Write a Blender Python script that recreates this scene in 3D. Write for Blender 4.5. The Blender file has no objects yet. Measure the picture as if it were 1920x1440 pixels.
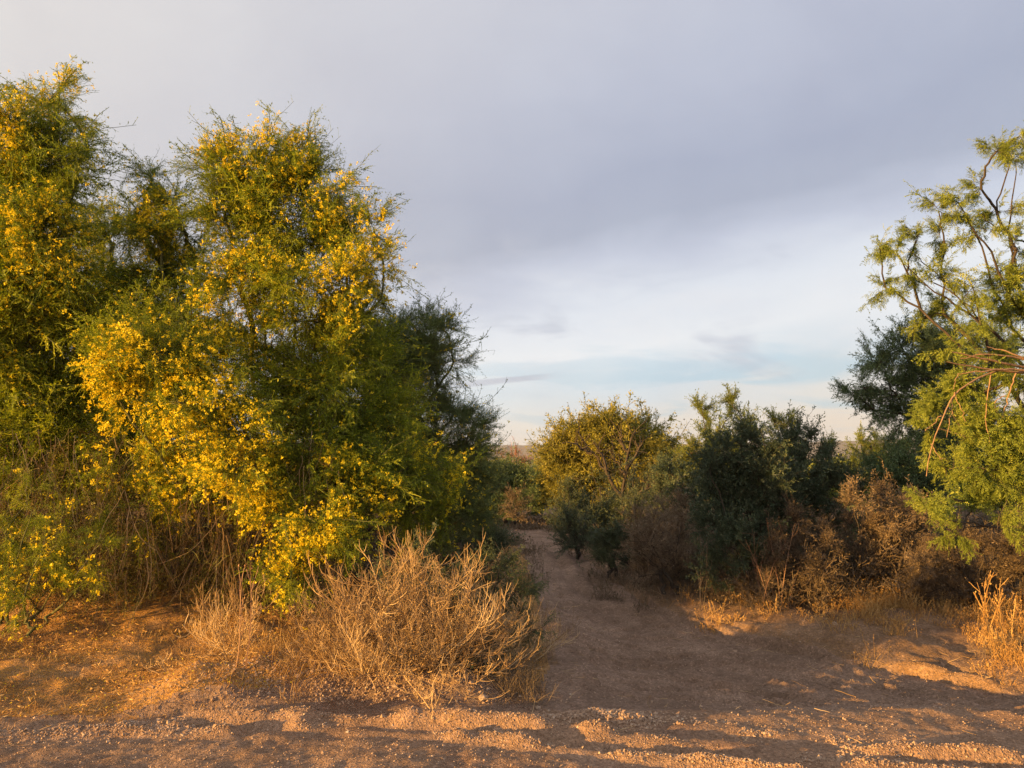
import bpy, math, random
import numpy as np
from mathutils import Vector

# ------------------------------------------------------------------ camera, sky, sun
SC = bpy.context.scene
COL = SC.collection
FPX = 1450.0
PITCH = math.atan(158 / FPX)
CAM_H = 1.6
cam_d = bpy.data.cameras.new('camera')
cam = bpy.data.objects.new('camera', cam_d); COL.objects.link(cam)
cam_d.sensor_width = 36.0
cam_d.lens = FPX / 1920 * 36
cam_d.clip_start = 0.05; cam_d.clip_end = 9000
cam.location = (0, 0, CAM_H)
cam.rotation_euler = (math.pi / 2 + PITCH, 0, 0)
SC.camera = cam
SC.view_settings.view_transform = 'Standard'
SC.view_settings.look = 'None'
EXPOSURE = 1.7                               # the camera exposed for the evening shade
SC.view_settings.exposure = EXPOSURE
SC.view_settings.gamma = 1.0
SC.cycles.max_bounces = 5; SC.cycles.diffuse_bounces = 3; SC.cycles.volume_bounces = 0; SC.cycles.glossy_bounces = 2
SC.view_settings.use_curve_mapping = False

SUN_DIR = np.array([-0.89, -0.46])            # where the sun stands, seen from above
SUN_DIR = SUN_DIR / np.linalg.norm(SUN_DIR)
SUN_EL = 4.5
SUN_STRENGTH = 5.0
SUN_COLOR = (1.0, 0.55, 0.14)
SKY_STRENGTH = 0.1

sd = bpy.data.lights.new('sun', 'SUN')
sd.energy = SUN_STRENGTH; sd.angle = math.radians(0.6); sd.color = SUN_COLOR
sun = bpy.data.objects.new('sun', sd); COL.objects.link(sun)
tosun = Vector((SUN_DIR[0] * math.cos(math.radians(SUN_EL)), SUN_DIR[1] * math.cos(math.radians(SUN_EL)), math.sin(math.radians(SUN_EL))))
sun.rotation_euler = (-tosun).to_track_quat('-Z', 'Y').to_euler()
sun.location = (0, 0, 60)


class NT:
    """small helper to write node graphs as expressions"""
    def __init__(self, tree):
        self.t = tree; self.n = tree.nodes; self.l = tree.links
    def new(self, typ, **kw):
        nd = self.n.new(typ)
        for k, v in kw.items(): setattr(nd, k, v)
        return nd
    def link(self, a, b): self.l.new(a, b)
    def put(self, sock, v):
        if hasattr(v, 'is_output') or isinstance(v, bpy.types.NodeSocket): self.l.new(v, sock)
        else: sock.default_value = v
    def m(self, op, a, b=0.0, c=0.0, clamp=False):
        nd = self.new('ShaderNodeMath', operation=op, use_clamp=clamp)
        self.put(nd.inputs[0], a); self.put(nd.inputs[1], b); self.put(nd.inputs[2], c)
        return nd.outputs[0]
    def smooth(self, x, lo, hi, a=0.0, b=1.0):
        nd = self.new('ShaderNodeMapRange', interpolation_type='SMOOTHSTEP')
        self.put(nd.inputs[0], x)
        for i, v in enumerate((lo, hi, a, b)): nd.inputs[i + 1].default_value = v
        return nd.outputs[0]
    def mix(self, f, a, b, mode='MIX'):
        nd = self.new('ShaderNodeMix', data_type='RGBA', blend_type=mode)
        self.put(nd.inputs[0], f); self.put(nd.inputs[6], a); self.put(nd.inputs[7], b)
        return nd.outputs[2]
    def ramp(self, x, stops, interp='LINEAR'):
        nd = self.new('ShaderNodeValToRGB')
        cr = nd.color_ramp; cr.interpolation = interp
        while len(cr.elements) < len(stops): cr.elements.new(0.5)
        for e, (p, c) in zip(cr.elements, stops): e.position = p; e.color = tuple(c) + (1.0,)
        self.put(nd.inputs[0], x)
        return nd.outputs[0]
    def noise(self, vec, scale, detail=3, rough=0.5, dist=0.0):
        nd = self.new('ShaderNodeTexNoise')
        if vec is not None: self.l.new(vec, nd.inputs['Vector'])
        nd.inputs['Scale'].default_value = scale; nd.inputs['Detail'].default_value = detail
        nd.inputs['Roughness'].default_value = rough; nd.inputs['Distortion'].default_value = dist
        return nd.outputs['Fac']
    def comb(self, x, y, z):
        nd = self.new('ShaderNodeCombineXYZ')
        self.put(nd.inputs[0], x); self.put(nd.inputs[1], y); self.put(nd.inputs[2], z)
        return nd.outputs[0]


def lin(r, g, b):
    return tuple(((c / 255 + 0.055) / 1.055) ** 2.4 if c / 255 > 0.04045 else c / 255 / 12.92 for c in (r, g, b))


def build_world():
    w = bpy.data.worlds.new('World'); SC.world = w; w.use_nodes = True
    T = NT(w.node_tree)
    for nd in list(T.n): T.n.remove(nd)
    out = T.new('ShaderNodeOutputWorld'); bg = T.new('ShaderNodeBackground')
    bg.inputs['Strength'].default_value = SKY_STRENGTH
    T.link(bg.outputs[0], out.inputs[0])
    sky = T.new('ShaderNodeTexSky', sky_type='NISHITA')
    sky.sun_disc = False
    sky.sun_elevation = math.radians(SUN_EL)
    sky.sun_rotation = math.atan2(SUN_DIR[0], SUN_DIR[1])
    sky.air_density = 1.0; sky.dust_density = 1.5
    tc = T.new('ShaderNodeTexCoord')
    sp = T.new('ShaderNodeSeparateXYZ'); T.link(tc.outputs['Generated'], sp.inputs[0])
    x, y, z = sp.outputs
    el = T.m('MULTIPLY', T.m('ARCSINE', z), 57.29578)
    az = T.m('MULTIPLY', T.m('ARCTAN2', x, y), 57.29578)
    # cloud layer coordinates: strongly stretched along the horizon
    v1 = T.comb(T.m('MULTIPLY', az, 0.03), T.m('MULTIPLY', el, 0.09), 3.1)
    n1 = T.noise(v1, 1.6, 4, 0.5, 0.4)
    v2 = T.comb(T.m('MULTIPLY', az, 0.035), T.m('MULTIPLY', el, 0.22), 8.7)
    n2 = T.noise(v2, 2.2, 5, 0.55, 0.6)
    # the lower edge of the grey sheet climbs to the right
    e = T.m('SUBTRACT', el, T.m('MULTIPLY', T.m('SINE', T.m('MULTIPLY', T.m('SUBTRACT', az, 8.0), 0.0174533)), 8.5))
    wob = T.m('MULTIPLY', T.m('SUBTRACT', n1, 0.5), 7.0)
    ew = T.m('ADD', e, wob)
    sheet = T.ramp(T.m('DIVIDE', ew, 90.0), [
        (0.0, lin(236, 222, 206)), (0.03, lin(234, 227, 217)), (0.065, lin(216, 227, 235)), (0.105, lin(236, 240, 245)),
        (0.138, lin(224, 230, 240)), (0.162, lin(200, 207, 224)), (0.188, lin(176, 184, 203)), (0.23, lin(172, 180, 201)),
        (0.30, lin(187, 193, 211)), (0.40, lin(198, 202, 216)), (1.0, lin(202, 205, 215))])
    # soft wisps in the bright band and bluish gaps
    band = T.m('MULTIPLY', T.smooth(el, 1.5, 4.0), T.smooth(el, 10.5, 6.5))
    blue = T.m('MULTIPLY', T.m('MULTIPLY', band, T.smooth(n2, 0.47, 0.62)), T.smooth(az, -12.0, 14.0, 0.35, 1.0))
    sheet = T.mix(T.m('MULTIPLY', blue, 0.6), sheet, lin(172, 207, 232) + (1,))
    wb = T.m('MULTIPLY', T.smooth(el, 4.0, 8.0), T.smooth(el, 19.0, 12.0))
    n3 = T.noise(T.comb(T.m('MULTIPLY', az, 0.05), T.m('MULTIPLY', el, 0.14), 21.3), 1.7, 4, 0.55, 0.5)
    sheet = T.mix(T.m('MULTIPLY', wb, T.smooth(n3, 0.50, 0.78, 0.0, 0.6)), sheet, lin(240, 240, 243) + (1,))
    sheet = T.mix(T.m('MULTIPLY', wb, T.smooth(n3, 0.46, 0.30, 0.0, 0.55)), sheet, lin(186, 193, 210) + (1,))
    # one thin dark streak low in the sky
    se = T.m('SUBTRACT', el, T.m('ADD', T.m('MULTIPLY', az, 0.11), 6.55))
    st = T.m('MULTIPLY', T.smooth(T.m('ABSOLUTE', T.m('ADD', se, T.m('MULTIPLY', T.m('SUBTRACT', n2, 0.5), 0.5))), 0.33, 0.12),
             T.m('MULTIPLY', T.smooth(az, -7.0, -2.0), T.smooth(az, 4.2, 0.5)))
    sheet = T.mix(T.m('MULTIPLY', st, 0.6), sheet, lin(178, 182, 200) + (1,))
    # the sheet glows towards the sun
    dt = T.m('ADD', T.m('ADD', T.m('MULTIPLY', x, tosun[0]), T.m('MULTIPLY', y, tosun[1])), T.m('MULTIPLY', z, tosun[2]))
    glow = T.smooth(dt, -0.62, 0.55)
    sheet = T.mix(T.m('MULTIPLY', glow, 0.75), sheet, lin(246, 238, 226) + (1,))
    # fine mottling
    n4 = T.noise(tc.outputs['Generated'], 5.0, 5, 0.6, 0.3)
    sheet = T.mix(1.0, sheet, T.ramp(n4, [(0.3, (0.955, 0.955, 0.965)), (0.7, (1.04, 1.04, 1.03))]), 'MULTIPLY')
    sc = T.new('ShaderNodeVectorMath', operation='SCALE'); T.link(sheet, sc.inputs[0]); sc.inputs['Scale'].default_value = 1.0 / SKY_STRENGTH / 2 ** EXPOSURE
    cover = T.m('SUBTRACT', 0.98, T.m('MULTIPLY', blue, 0.08))
    col = T.mix(cover, sky.outputs[0], sc.outputs[0])
    T.link(col, bg.inputs[0])


build_world()

# ------------------------------------------------------------------ materials
def new_mat(name):
    m = bpy.data.materials.new(name); m.use_nodes = True
    T = NT(m.node_tree)
    for nd in list(T.n): T.n.remove(nd)
    out = T.new('ShaderNodeOutputMaterial')
    return m, T, out


def leaf_mat(name, stops, trans=0.3, rough=0.55, tcol=(1.1, 1.15, 0.5)):
    m, T, out = new_mat(name)
    at = T.new('ShaderNodeAttribute', attribute_name='tint')
    ai = T.new('ShaderNodeAttribute', attribute_name='itint', attribute_type='INSTANCER')
    col = T.ramp(T.m('ADD', at.outputs['Fac'], ai.outputs['Fac']), stops)
    p = T.new('ShaderNodeBsdfPrincipled'); T.link(col, p.inputs['Base Color'])
    p.inputs['Roughness'].default_value = rough; p.inputs['Specular IOR Level'].default_value = 0.3
    tr = T.new('ShaderNodeBsdfTranslucent')
    T.link(T.mix(1.0, col, tcol + (1,), 'MULTIPLY'), tr.inputs[0])
    mx = T.new('ShaderNodeMixShader'); mx.inputs[0].default_value = trans
    T.link(p.outputs[0], mx.inputs[1]); T.link(tr.outputs[0], mx.inputs[2]); T.link(mx.outputs[0], out.inputs[0])
    return m


def bark_mat(name, c0, c1, scale=30):
    m, T, out = new_mat(name)
    tc = T.new('ShaderNodeTexCoord')
    mp = T.new('ShaderNodeMapping'); T.link(tc.outputs['Object'], mp.inputs[0]); mp.inputs['Scale'].default_value = (1, 1, 0.3)
    n = T.noise(mp.outputs[0], scale, 5, 0.65)
    p = T.new('ShaderNodeBsdfPrincipled'); T.link(T.ramp(n, [(0.3, c0), (0.7, c1)]), p.inputs['Base Color'])
    p.inputs['Roughness'].default_value = 0.85
    b = T.new('ShaderNodeBump'); b.inputs['Strength'].default_value = 0.6; b.inputs['Distance'].default_value = 0.01
    T.link(n, b.inputs['Height']); T.link(b.outputs[0], p.inputs['Normal'])
    T.link(p.outputs[0], out.inputs[0])
    return m


def sand_mat(name, base, dark, light, litter=0.0):
    m, T, out = new_mat(name)
    tc = T.new('ShaderNodeTexCoord'); V = tc.outputs['Object']
    n1 = T.noise(V, 1.3, 6, 0.68)
    n2 = T.noise(V, 14, 6, 0.7)
    n3 = T.noise(V, 110, 3, 0.7)
    col = T.ramp(n1, [(0.36, dark), (0.5, base), (0.62, light)])
    col = T.mix(1.0, col, T.ramp(n2, [(0.3, (0.74, 0.73, 0.72)), (0.55, (1, 1, 1)), (0.75, (1.2, 1.2, 1.2))]), 'MULTIPLY')
    vo = T.new('ShaderNodeTexVoronoi'); T.link(V, vo.inputs['Vector']); vo.inputs['Scale'].default_value = 75
    vs = T.new('ShaderNodeSeparateXYZ'); T.link(vo.outputs['Color'], vs.inputs[0])
    col = T.mix(0.75, col, T.ramp(vs.outputs[0], [(0.0, (0.62, 0.6, 0.58)), (0.5, (1, 1, 1)), (0.9, (1.15, 1.12, 1.1)), (1.0, (1.7, 1.7, 1.75))]), 'MULTIPLY')
    if litter > 0:
        n5 = T.noise(V, 3.0, 4, 0.6)
        n6 = T.noise(V, 60, 2, 0.6)
        f = T.m('MULTIPLY', T.smooth(n5, 0.36, 0.52), T.smooth(n6, 0.45, 0.6, 0, litter))
        col = T.mix(f, col, (0.52, 0.27, 0.05, 1))
    p = T.new('ShaderNodeBsdfPrincipled'); T.link(col, p.inputs['Base Color'])
    p.inputs['Roughness'].default_value = 0.95; p.inputs['Specular IOR Level'].default_value = 0.15
    h = T.m('ADD', T.m('MULTIPLY', n2, 0.035), T.m('ADD', T.m('MULTIPLY', n3, 0.007), T.m('MULTIPLY', T.smooth(vo.outputs['Distance'], 0.6, 0.0), 0.006)))
    b = T.new('ShaderNodeBump'); b.inputs['Strength'].default_value = 1.0; b.inputs['Distance'].default_value = 1.0
    T.link(h, b.inputs['Height']); T.link(b.outputs[0], p.inputs['Normal'])
    T.link(p.outputs[0], out.inputs[0])
    return m


M = {}
M['paloverde'] = leaf_mat('paloverde_leaf', [(0.0, (0.07, 0.105, 0.012)), (0.45, (0.20, 0.25, 0.018)), (0.8, (0.40, 0.42, 0.03)), (1.0, (0.55, 0.50, 0.05))], 0.35)
M['paloverde_far'] = leaf_mat('paloverde_far', [(0.0, (0.07, 0.105, 0.04)), (0.5, (0.13, 0.18, 0.065)), (1.0, (0.22, 0.26, 0.09))], 0.2)
M['flower'] = leaf_mat('flower', [(0.0, (0.76, 0.55, 0.012)), (0.5, (0.84, 0.69, 0.02)), (1.0, (0.88, 0.80, 0.06))], 0.3, tcol=(1, 0.95, 0.6))
M['mesquite'] = leaf_mat('mesquite_leaf', [(0.0, (0.09, 0.125, 0.025)), (0.5, (0.20, 0.255, 0.04)), (1.0, (0.34, 0.37, 0.07))], 0.3)
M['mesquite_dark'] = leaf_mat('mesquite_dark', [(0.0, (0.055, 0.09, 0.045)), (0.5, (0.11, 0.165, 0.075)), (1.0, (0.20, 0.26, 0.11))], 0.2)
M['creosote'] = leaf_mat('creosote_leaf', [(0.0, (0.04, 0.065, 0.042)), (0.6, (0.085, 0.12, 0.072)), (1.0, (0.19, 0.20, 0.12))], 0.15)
M['sage'] = leaf_mat('sage_leaf', [(0.0, (0.05, 0.07, 0.035)), (0.6, (0.09, 0.115, 0.06)), (1.0, (0.14, 0.14, 0.08))], 0.15)
M['bright'] = leaf_mat('bright_leaf', [(0.0, (0.10, 0.14, 0.03)), (0.5, (0.18, 0.22, 0.05)), (1.0, (0.30, 0.28, 0.08))], 0.3)
M['golden'] = leaf_mat('golden_leaf', [(0.0, (0.15, 0.15, 0.03)), (0.5, (0.30, 0.28, 0.05)), (1.0, (0.46, 0.38, 0.09))], 0.3)
M['pinkish'] = leaf_mat('pinkish_twigs', [(0.0, (0.25, 0.12, 0.07)), (0.5, (0.36, 0.18, 0.11)), (1.0, (0.48, 0.25, 0.15))], 0.2, tcol=(1, 0.9, 0.8))
M['drybrown'] = leaf_mat('dry_brown', [(0.0, (0.08, 0.06, 0.04)), (0.5, (0.16, 0.118, 0.08)), (1.0, (0.29, 0.215, 0.15))], 0.15, tcol=(1, 0.9, 0.7))
M['olive'] = leaf_mat('olive_twigs', [(0.0, (0.09, 0.055, 0.022)), (0.35, (0.13, 0.09, 0.028)), (0.6, (0.13, 0.13, 0.025)), (1.0, (0.22, 0.20, 0.04))], 0.2)
M['drytan'] = leaf_mat('dry_tan', [(0.0, (0.13, 0.09, 0.06)), (0.5, (0.24, 0.18, 0.12)), (1.0, (0.38, 0.29, 0.20))], 0.15, tcol=(1, 0.9, 0.7))
M['gloom'] = leaf_mat('shade_dark_twigs', [(0.0, (0.035, 0.024, 0.014)), (0.5, (0.065, 0.045, 0.022)), (1.0, (0.11, 0.085, 0.035))], 0.1)  # brown twigs darkened in colour to stand in for shade under the trees
M['straw'] = leaf_mat('straw', [(0.0, (0.28, 0.15, 0.05)), (0.5, (0.42, 0.25, 0.09)), (1.0, (0.56, 0.38, 0.16))], 0.2, tcol=(1, 0.9, 0.7))
M['deadtwig'] = leaf_mat('dead_twig', [(0.0, (0.15, 0.09, 0.045)), (0.5, (0.31, 0.20, 0.10)), (1.0, (0.54, 0.39, 0.22))], 0.0)
M['redstem'] = leaf_mat('red_stem', [(0.0, (0.13, 0.07, 0.045)), (0.5, (0.20, 0.105, 0.065)), (1.0, (0.30, 0.17, 0.10))], 0.0)
M['bark_green'] = bark_mat('green_bark', (0.05, 0.06, 0.02), (0.13, 0.13, 0.05))
M['bark_dark'] = bark_mat('dark_bark', (0.025, 0.019, 0.015), (0.075, 0.055, 0.042))
M['bark_pale'] = bark_mat('pale_dead_wood', (0.16, 0.09, 0.05), (0.36, 0.23, 0.14), 60)
M['sand'] = sand_mat('sand', (0.265, 0.178, 0.132), (0.205, 0.137, 0.10), (0.32, 0.22, 0.165))
M['road'] = sand_mat('road_sand', (0.31, 0.20, 0.135), (0.26, 0.165, 0.115), (0.35, 0.23, 0.16))
M['soil'] = sand_mat('soil', (0.30, 0.175, 0.085), (0.20, 0.115, 0.06), (0.38, 0.235, 0.125), litter=0.8)
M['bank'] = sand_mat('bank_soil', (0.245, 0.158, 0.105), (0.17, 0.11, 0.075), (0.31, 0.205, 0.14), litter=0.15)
M['stone'] = bark_mat('stone', (0.26, 0.18, 0.13), (0.46, 0.35, 0.27), 14)
m_, T_, o_ = new_mat('gravel')
at_ = T_.new('ShaderNodeAttribute', attribute_name='tint')
p_ = T_.new('ShaderNodeBsdfPrincipled'); p_.inputs['Roughness'].default_value = 0.8
T_.link(T_.ramp(at_.outputs['Fac'], [(0, (0.20, 0.13, 0.09)), (0.5, (0.33, 0.22, 0.15)), (0.93, (0.40, 0.28, 0.20)), (1, (0.50, 0.40, 0.32))]), p_.inputs['Base Color'])
T_.link(p_.outputs[0], o_.inputs[0]); M['gravel'] = m_
m_, T_, o_ = new_mat('hill')
tc_ = T_.new('ShaderNodeTexCoord')
p_ = T_.new('ShaderNodeBsdfPrincipled'); p_.inputs['Roughness'].default_value = 0.95
T_.link(T_.ramp(T_.noise(tc_.outputs['Object'], 0.05, 6, 0.7), [(0.35, (0.07, 0.065, 0.04)), (0.65, (0.19, 0.15, 0.10))]), p_.inputs['Base Color'])
T_.link(p_.outputs[0], o_.inputs[0]); M['hill'] = m_
M['bird'] = bark_mat('bird_feather', (0.02, 0.02, 0.02), (0.05, 0.045, 0.04))

# ------------------------------------------------------------------ mesh helpers
def nrm(v): return v / np.maximum(np.linalg.norm(v, axis=-1, keepdims=True), 1e-9)


class Acc:
    """collects quads and triangles with a tint per face and a material slot, builds ONE mesh"""
    def __init__(self): self.v = []; self.q = []; self.t = []; self.qt = []; self.tt = []; self.qm = []; self.tm = []; self.n = 0
    def add(self, V, Q=None, T=None, tint=None, mat=0):
        V = np.asarray(V, float).reshape(-1, 3)
        if Q is not None and len(Q):
            Q = np.asarray(Q); self.q.append(Q + self.n)
            self.qt.append(np.full(len(Q), 0.5) if tint is None else np.broadcast_to(tint, (len(Q),))); self.qm.append(np.full(len(Q), mat))
        if T is not None and len(T):
            T = np.asarray(T); self.t.append(T + self.n)
            self.tt.append(np.full(len(T), 0.5) if tint is None else np.broadcast_to(tint, (len(T),))); self.tm.append(np.full(len(T), mat))
        self.v.append(V); self.n += len(V)
    def tris(self): return 2 * sum(len(a) for a in self.q) + sum(len(a) for a in self.t)
    def build(self, name, mats, parent=None, smooth=False, origin=(0, 0, 0)):
        V = np.concatenate(self.v) - np.array(origin)
        Q = np.concatenate(self.q) if self.q else np.zeros((0, 4), int)
        T = np.concatenate(self.t) if self.t else np.zeros((0, 3), int)
        me = bpy.data.meshes.new(name)
        me.vertices.add(len(V)); me.vertices.foreach_set('co', V.astype(np.float32).ravel())
        loops = np.concatenate([Q.ravel(), T.ravel()]).astype(np.int32)
        me.loops.add(len(loops)); me.loops.foreach_set('vertex_index', loops)
        nf = len(Q) + len(T)
        starts = np.concatenate([np.arange(len(Q)) * 4, len(Q) * 4 + np.arange(len(T)) * 3]).astype(np.int32)
        me.polygons.add(nf); me.polygons.foreach_set('loop_start', starts)
        mi = np.concatenate(self.qm + self.tm).astype(np.int32)
        me.polygons.foreach_set('material_index', mi)
        me.polygons.foreach_set('use_smooth', np.full(nf, smooth))
        at = me.attributes.new('tint', 'FLOAT', 'FACE')
        at.data.foreach_set('value', np.concatenate(self.qt + self.tt).astype(np.float32))
        for m in (mats if isinstance(mats, (list, tuple)) else [mats]): me.materials.append(m)
        me.update(calc_edges=True)
        o = bpy.data.objects.new(name, me); COL.objects.link(o)
        global TOTAL
        TOTAL += self.tris()
        if parent is not None: o.parent = parent
        else: o.location = origin
        return o


TOTAL = 0


def tag(o, label=None, cat=None, group=None, kind=None):
    if label: o['label'] = label
    if cat: o['category'] = cat
    if group: o['group'] = group
    if kind: o['kind'] = kind
    return o


def thing(name, loc, label, cat, group=None):
    o = bpy.data.objects.new(name, None); COL.objects.link(o); o.location = tuple(loc)
    o.empty_display_size = 0.1
    return tag(o, label, cat, group)


def curves(S, D, L, K, bend, wander, rng):
    """N curved polylines of K points; bend: vector (or array) added to the direction at each step"""
    N = len(S); P = np.zeros((N, K, 3)); P[:, 0] = S; d = nrm(D.copy()); st = (L / (K - 1))[:, None]
    for k in range(1, K):
        d = nrm(d + bend / (K - 1) + rng.normal(0, wander, (N, 3)))
        P[:, k] = P[:, k - 1] + d * st
    return P


def ribbons(acc, P, w0, w1, rng, tint, mat=0):
    N, K, _ = P.shape
    if N == 0: return
    tan = nrm(P[:, -1] - P[:, 0])
    side = nrm(np.cross(tan, rng.normal(size=(N, 3))))
    w0 = np.broadcast_to(w0, (N,)); w1 = np.broadcast_to(w1, (N,))
    w = w0[:, None] + (w1 - w0)[:, None] * np.linspace(0, 1, K)[None]
    V = np.stack([P - side[:, None] * w[..., None] / 2, P + side[:, None] * w[..., None] / 2], 2).reshape(-1, 3)
    b = (np.arange(N) * 2 * K)[:, None] + (np.arange(K - 1) * 2)[None]
    Q = np.stack([b, b + 1, b + 3, b + 2], -1).reshape(-1, 4)
    acc.add(V, Q, tint=np.repeat(np.broadcast_to(tint, (N,)), K - 1), mat=mat)


def tubes(acc, P, R, sides=3, tint=0.5, mat=0):
    """P (N,K,3), R (N,K)"""
    N, K, _ = P.shape
    if N == 0: return
    T = np.empty_like(P); T[:, 1:-1] = P[:, 2:] - P[:, :-2]; T[:, 0] = P[:, 1] - P[:, 0]; T[:, -1] = P[:, -1] - P[:, -2]
    T = nrm(T)
    ref = np.zeros((N, 3)); main = nrm(P[:, -1] - P[:, 0]); ax = np.argmin(np.abs(main), 1); ref[np.arange(N), ax] = 1
    U = nrm(np.cross(T, ref[:, None])); W = np.cross(T, U)
    a = np.linspace(0, 2 * np.pi, sides, endpoint=False)
    V = P[:, :, None] + R[:, :, None, None] * (np.cos(a)[None, None, :, None] * U[:, :, None] + np.sin(a)[None, None, :, None] * W[:, :, None])
    base = (np.arange(N) * K * sides)[:, None, None] + (np.arange(K - 1) * sides)[None, :, None]
    j = np.arange(sides)[None, None]; j2 = (j + 1) % sides
    Q = np.stack([base + j, base + j2, base + sides + j2, base + sides + j], -1).reshape(-1, 4)
    acc.add(V.reshape(-1, 3), Q, tint=np.repeat(np.broadcast_to(tint, (N,)), (K - 1) * sides), mat=mat)


def leaves(acc, P, D, L, W, rng, tint, mat=0):
    """flat little rhombic leaves"""
    N = len(P)
    if N == 0: return
    D = nrm(D); S = nrm(np.cross(D, rng.normal(size=(N, 3))))
    L = np.broadcast_to(L, (N,))[:, None]; W = np.broadcast_to(W, (N,))[:, None]
    V = np.stack([P, P + D * L * .5 + S * W / 2, P + D * L, P + D * L * .5 - S * W / 2], 1).reshape(-1, 3)
    acc.add(V, np.arange(4 * N).reshape(-1, 4), tint=tint, mat=mat)


def along(P, rng, n, t0=0.2, t1=1.0):
    """n random points on each polyline: positions, tangents, parent index"""
    N, K, _ = P.shape
    idx = np.repeat(np.arange(N), n)
    t = rng.uniform(t0, t1, len(idx)) * (K - 1); k = np.minimum(t.astype(int), K - 2); f = (t - k)[:, None]
    A = P[idx, k]; B = P[idx, k + 1]
    return A + (B - A) * f, nrm(B - A), idx


def along_var(P, rng, cnt, t0=0.2, t1=1.0):
    N, K, _ = P.shape
    idx = np.repeat(np.arange(N), cnt)
    t = rng.uniform(t0, t1, len(idx)) * (K - 1); k = np.minimum(t.astype(int), K - 2); f = (t - k)[:, None]
    A = P[idx, k]; B = P[idx, k + 1]
    return A + (B - A) * f, nrm(B - A), idx


# value noise
_rt = np.random.default_rng(7).random((256, 256))
def vnoise(x, y, s=0):
    x = np.asarray(x, float) + s * 17.3; y = np.asarray(y, float) + s * 31.7
    xi = np.floor(x).astype(int); yi = np.floor(y).astype(int); fx = x - xi; fy = y - yi
    fx = fx * fx * (3 - 2 * fx); fy = fy * fy * (3 - 2 * fy)
    g = lambda a, b: _rt[a & 255, b & 255]
    return (g(xi, yi) * (1 - fx) + g(xi + 1, yi) * fx) * (1 - fy) + (g(xi, yi + 1) * (1 - fx) + g(xi + 1, yi + 1) * fx) * fy
def fbm(x, y, s=0, o=4, r=0.5):
    a = 1; t = 0; n = 0
    for i in range(o): t = t + a * vnoise(x * 2 ** i, y * 2 ** i, s + i); n += a; a *= r
    return t / n
def ss(x, a, b):
    t = np.clip((x - a) / (b - a), 0, 1); return t * t * (3 - 2 * t)


# ------------------------------------------------------------------ picture -> place
def ray(u, v):
    cx = (u - 960) / FPX; cy = (720 - v) / FPX
    return np.array([cx, math.cos(PITCH) - cy * math.sin(PITCH), math.sin(PITCH) + cy * math.cos(PITCH)])
def at(u, v, Y):
    r = ray(u, v); return np.array([0, 0, CAM_H]) + r * (Y / r[1])
def flat(u, v, z=0.0):
    r = ray(u, v); t = (z - CAM_H) / r[2]; return (r[0] * t, r[1] * t)


# ------------------------------------------------------------------ terrain shape
PATH = [flat(*p) for p in [(985, 952), (1020, 955), (1042, 985), (1045, 1030), (1100, 1062), (1130, 1078), (1200, 1108), (1300, 1140), (1400, 1166),
                           (1500, 1186), (1600, 1205), (1700, 1222), (1800, 1240), (1900, 1262), (2300, 1330)]]
PATH += [(14, 3.0), (14, -12), (-30, -12), (-30, 4.2)]
PATH += [flat(*p) for p in [(-300, 1352), (0, 1345), (200, 1340), (420, 1322), (600, 1300), (760, 1296), (900, 1302), (1010, 1290), (1045, 1240), (1035, 1180), (1010, 1120),
                            (985, 1060), (950, 1020), (935, 990), (955, 965)]]
PATH = np.array(PATH)
def seg_dist(x, y, A, B):
    d = B - A; L2 = d @ d
    t = np.clip(((x - A[0]) * d[0] + (y - A[1]) * d[1]) / L2, 0, 1)
    return np.hypot(x - A[0] - t * d[0], y - A[1] - t * d[1])
def inside(x, y, P):
    r = np.zeros(np.shape(x), bool)
    for i in range(len(P)):
        (x0, y0), (x1, y1) = P[i], P[(i + 1) % len(P)]
        if y0 == y1: continue
        c = ((y0 > y) != (y1 > y)) & (x < (x1 - x0) * (y - y0) / (y1 - y0) + x0)
        r ^= c
    return r
def path_sd(x, y):
    d = np.full(np.shape(x), 1e9)
    for i in range(len(PATH)): d = np.minimum(d, seg_dist(x, y, PATH[i], PATH[(i + 1) % len(PATH)]))
    return np.where(inside(x, y, PATH), -d, d)
def polyd(x, y, pts):
    d = np.full(np.shape(x), 1e9)
    pts = [np.array(p) for p in pts]
    for a, b in zip(pts[:-1], pts[1:]): d = np.minimum(d, seg_dist(x, y, a, b))
    return d
RIDGES = [([flat(*p) for p in [(120, 1362), (380, 1352), (640, 1352), (900, 1366), (1180, 1384), (1500, 1408), (1900, 1432)]], 0.075, 0.055),
          ([flat(*p) for p in [(560, 1364), (800, 1380), (1060, 1404), (1350, 1436), (1500, 1455)]], 0.05, 0.034),
          ([flat(*p) for p in [(-200, 1400), (100, 1376), (250, 1366), (430, 1372)]], 0.06, 0.03),
          ([flat(*p) for p in [(250, 1330), (400, 1322), (600, 1330)]], 0.08, 0.03),
          ([flat(*p) for p in [(1180, 1420), (1500, 1425), (2000, 1470)]], 0.08, 0.03),
          ([flat(*p) for p in [(1260, 1352), (1500, 1388), (1700, 1410)]], 0.07, 0.008)]
RUTS = [[flat(*p) for p in [(1960, 1340), (1600, 1268), (1350, 1210), (1180, 1150), (1070, 1090), (1020, 1030)]],
        [flat(*p) for p in [(1960, 1300), (1650, 1238), (1400, 1190), (1230, 1140), (1110, 1085), (1045, 1030)]],
        [flat(*p) for p in [(1700, 1320), (1400, 1262), (1180, 1205), (1070, 1140), (1015, 1080)]]]
PILE = flat(1130, 1350)
MOUND = [flat(*p) for p in [(380, 1300), (560, 1282), (720, 1280), (840, 1288)]]
LEDGE = [flat(*p) for p in [(1010, 1262), (1120, 1262), (1300, 1270), (1500, 1282), (1620, 1290)]]
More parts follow.
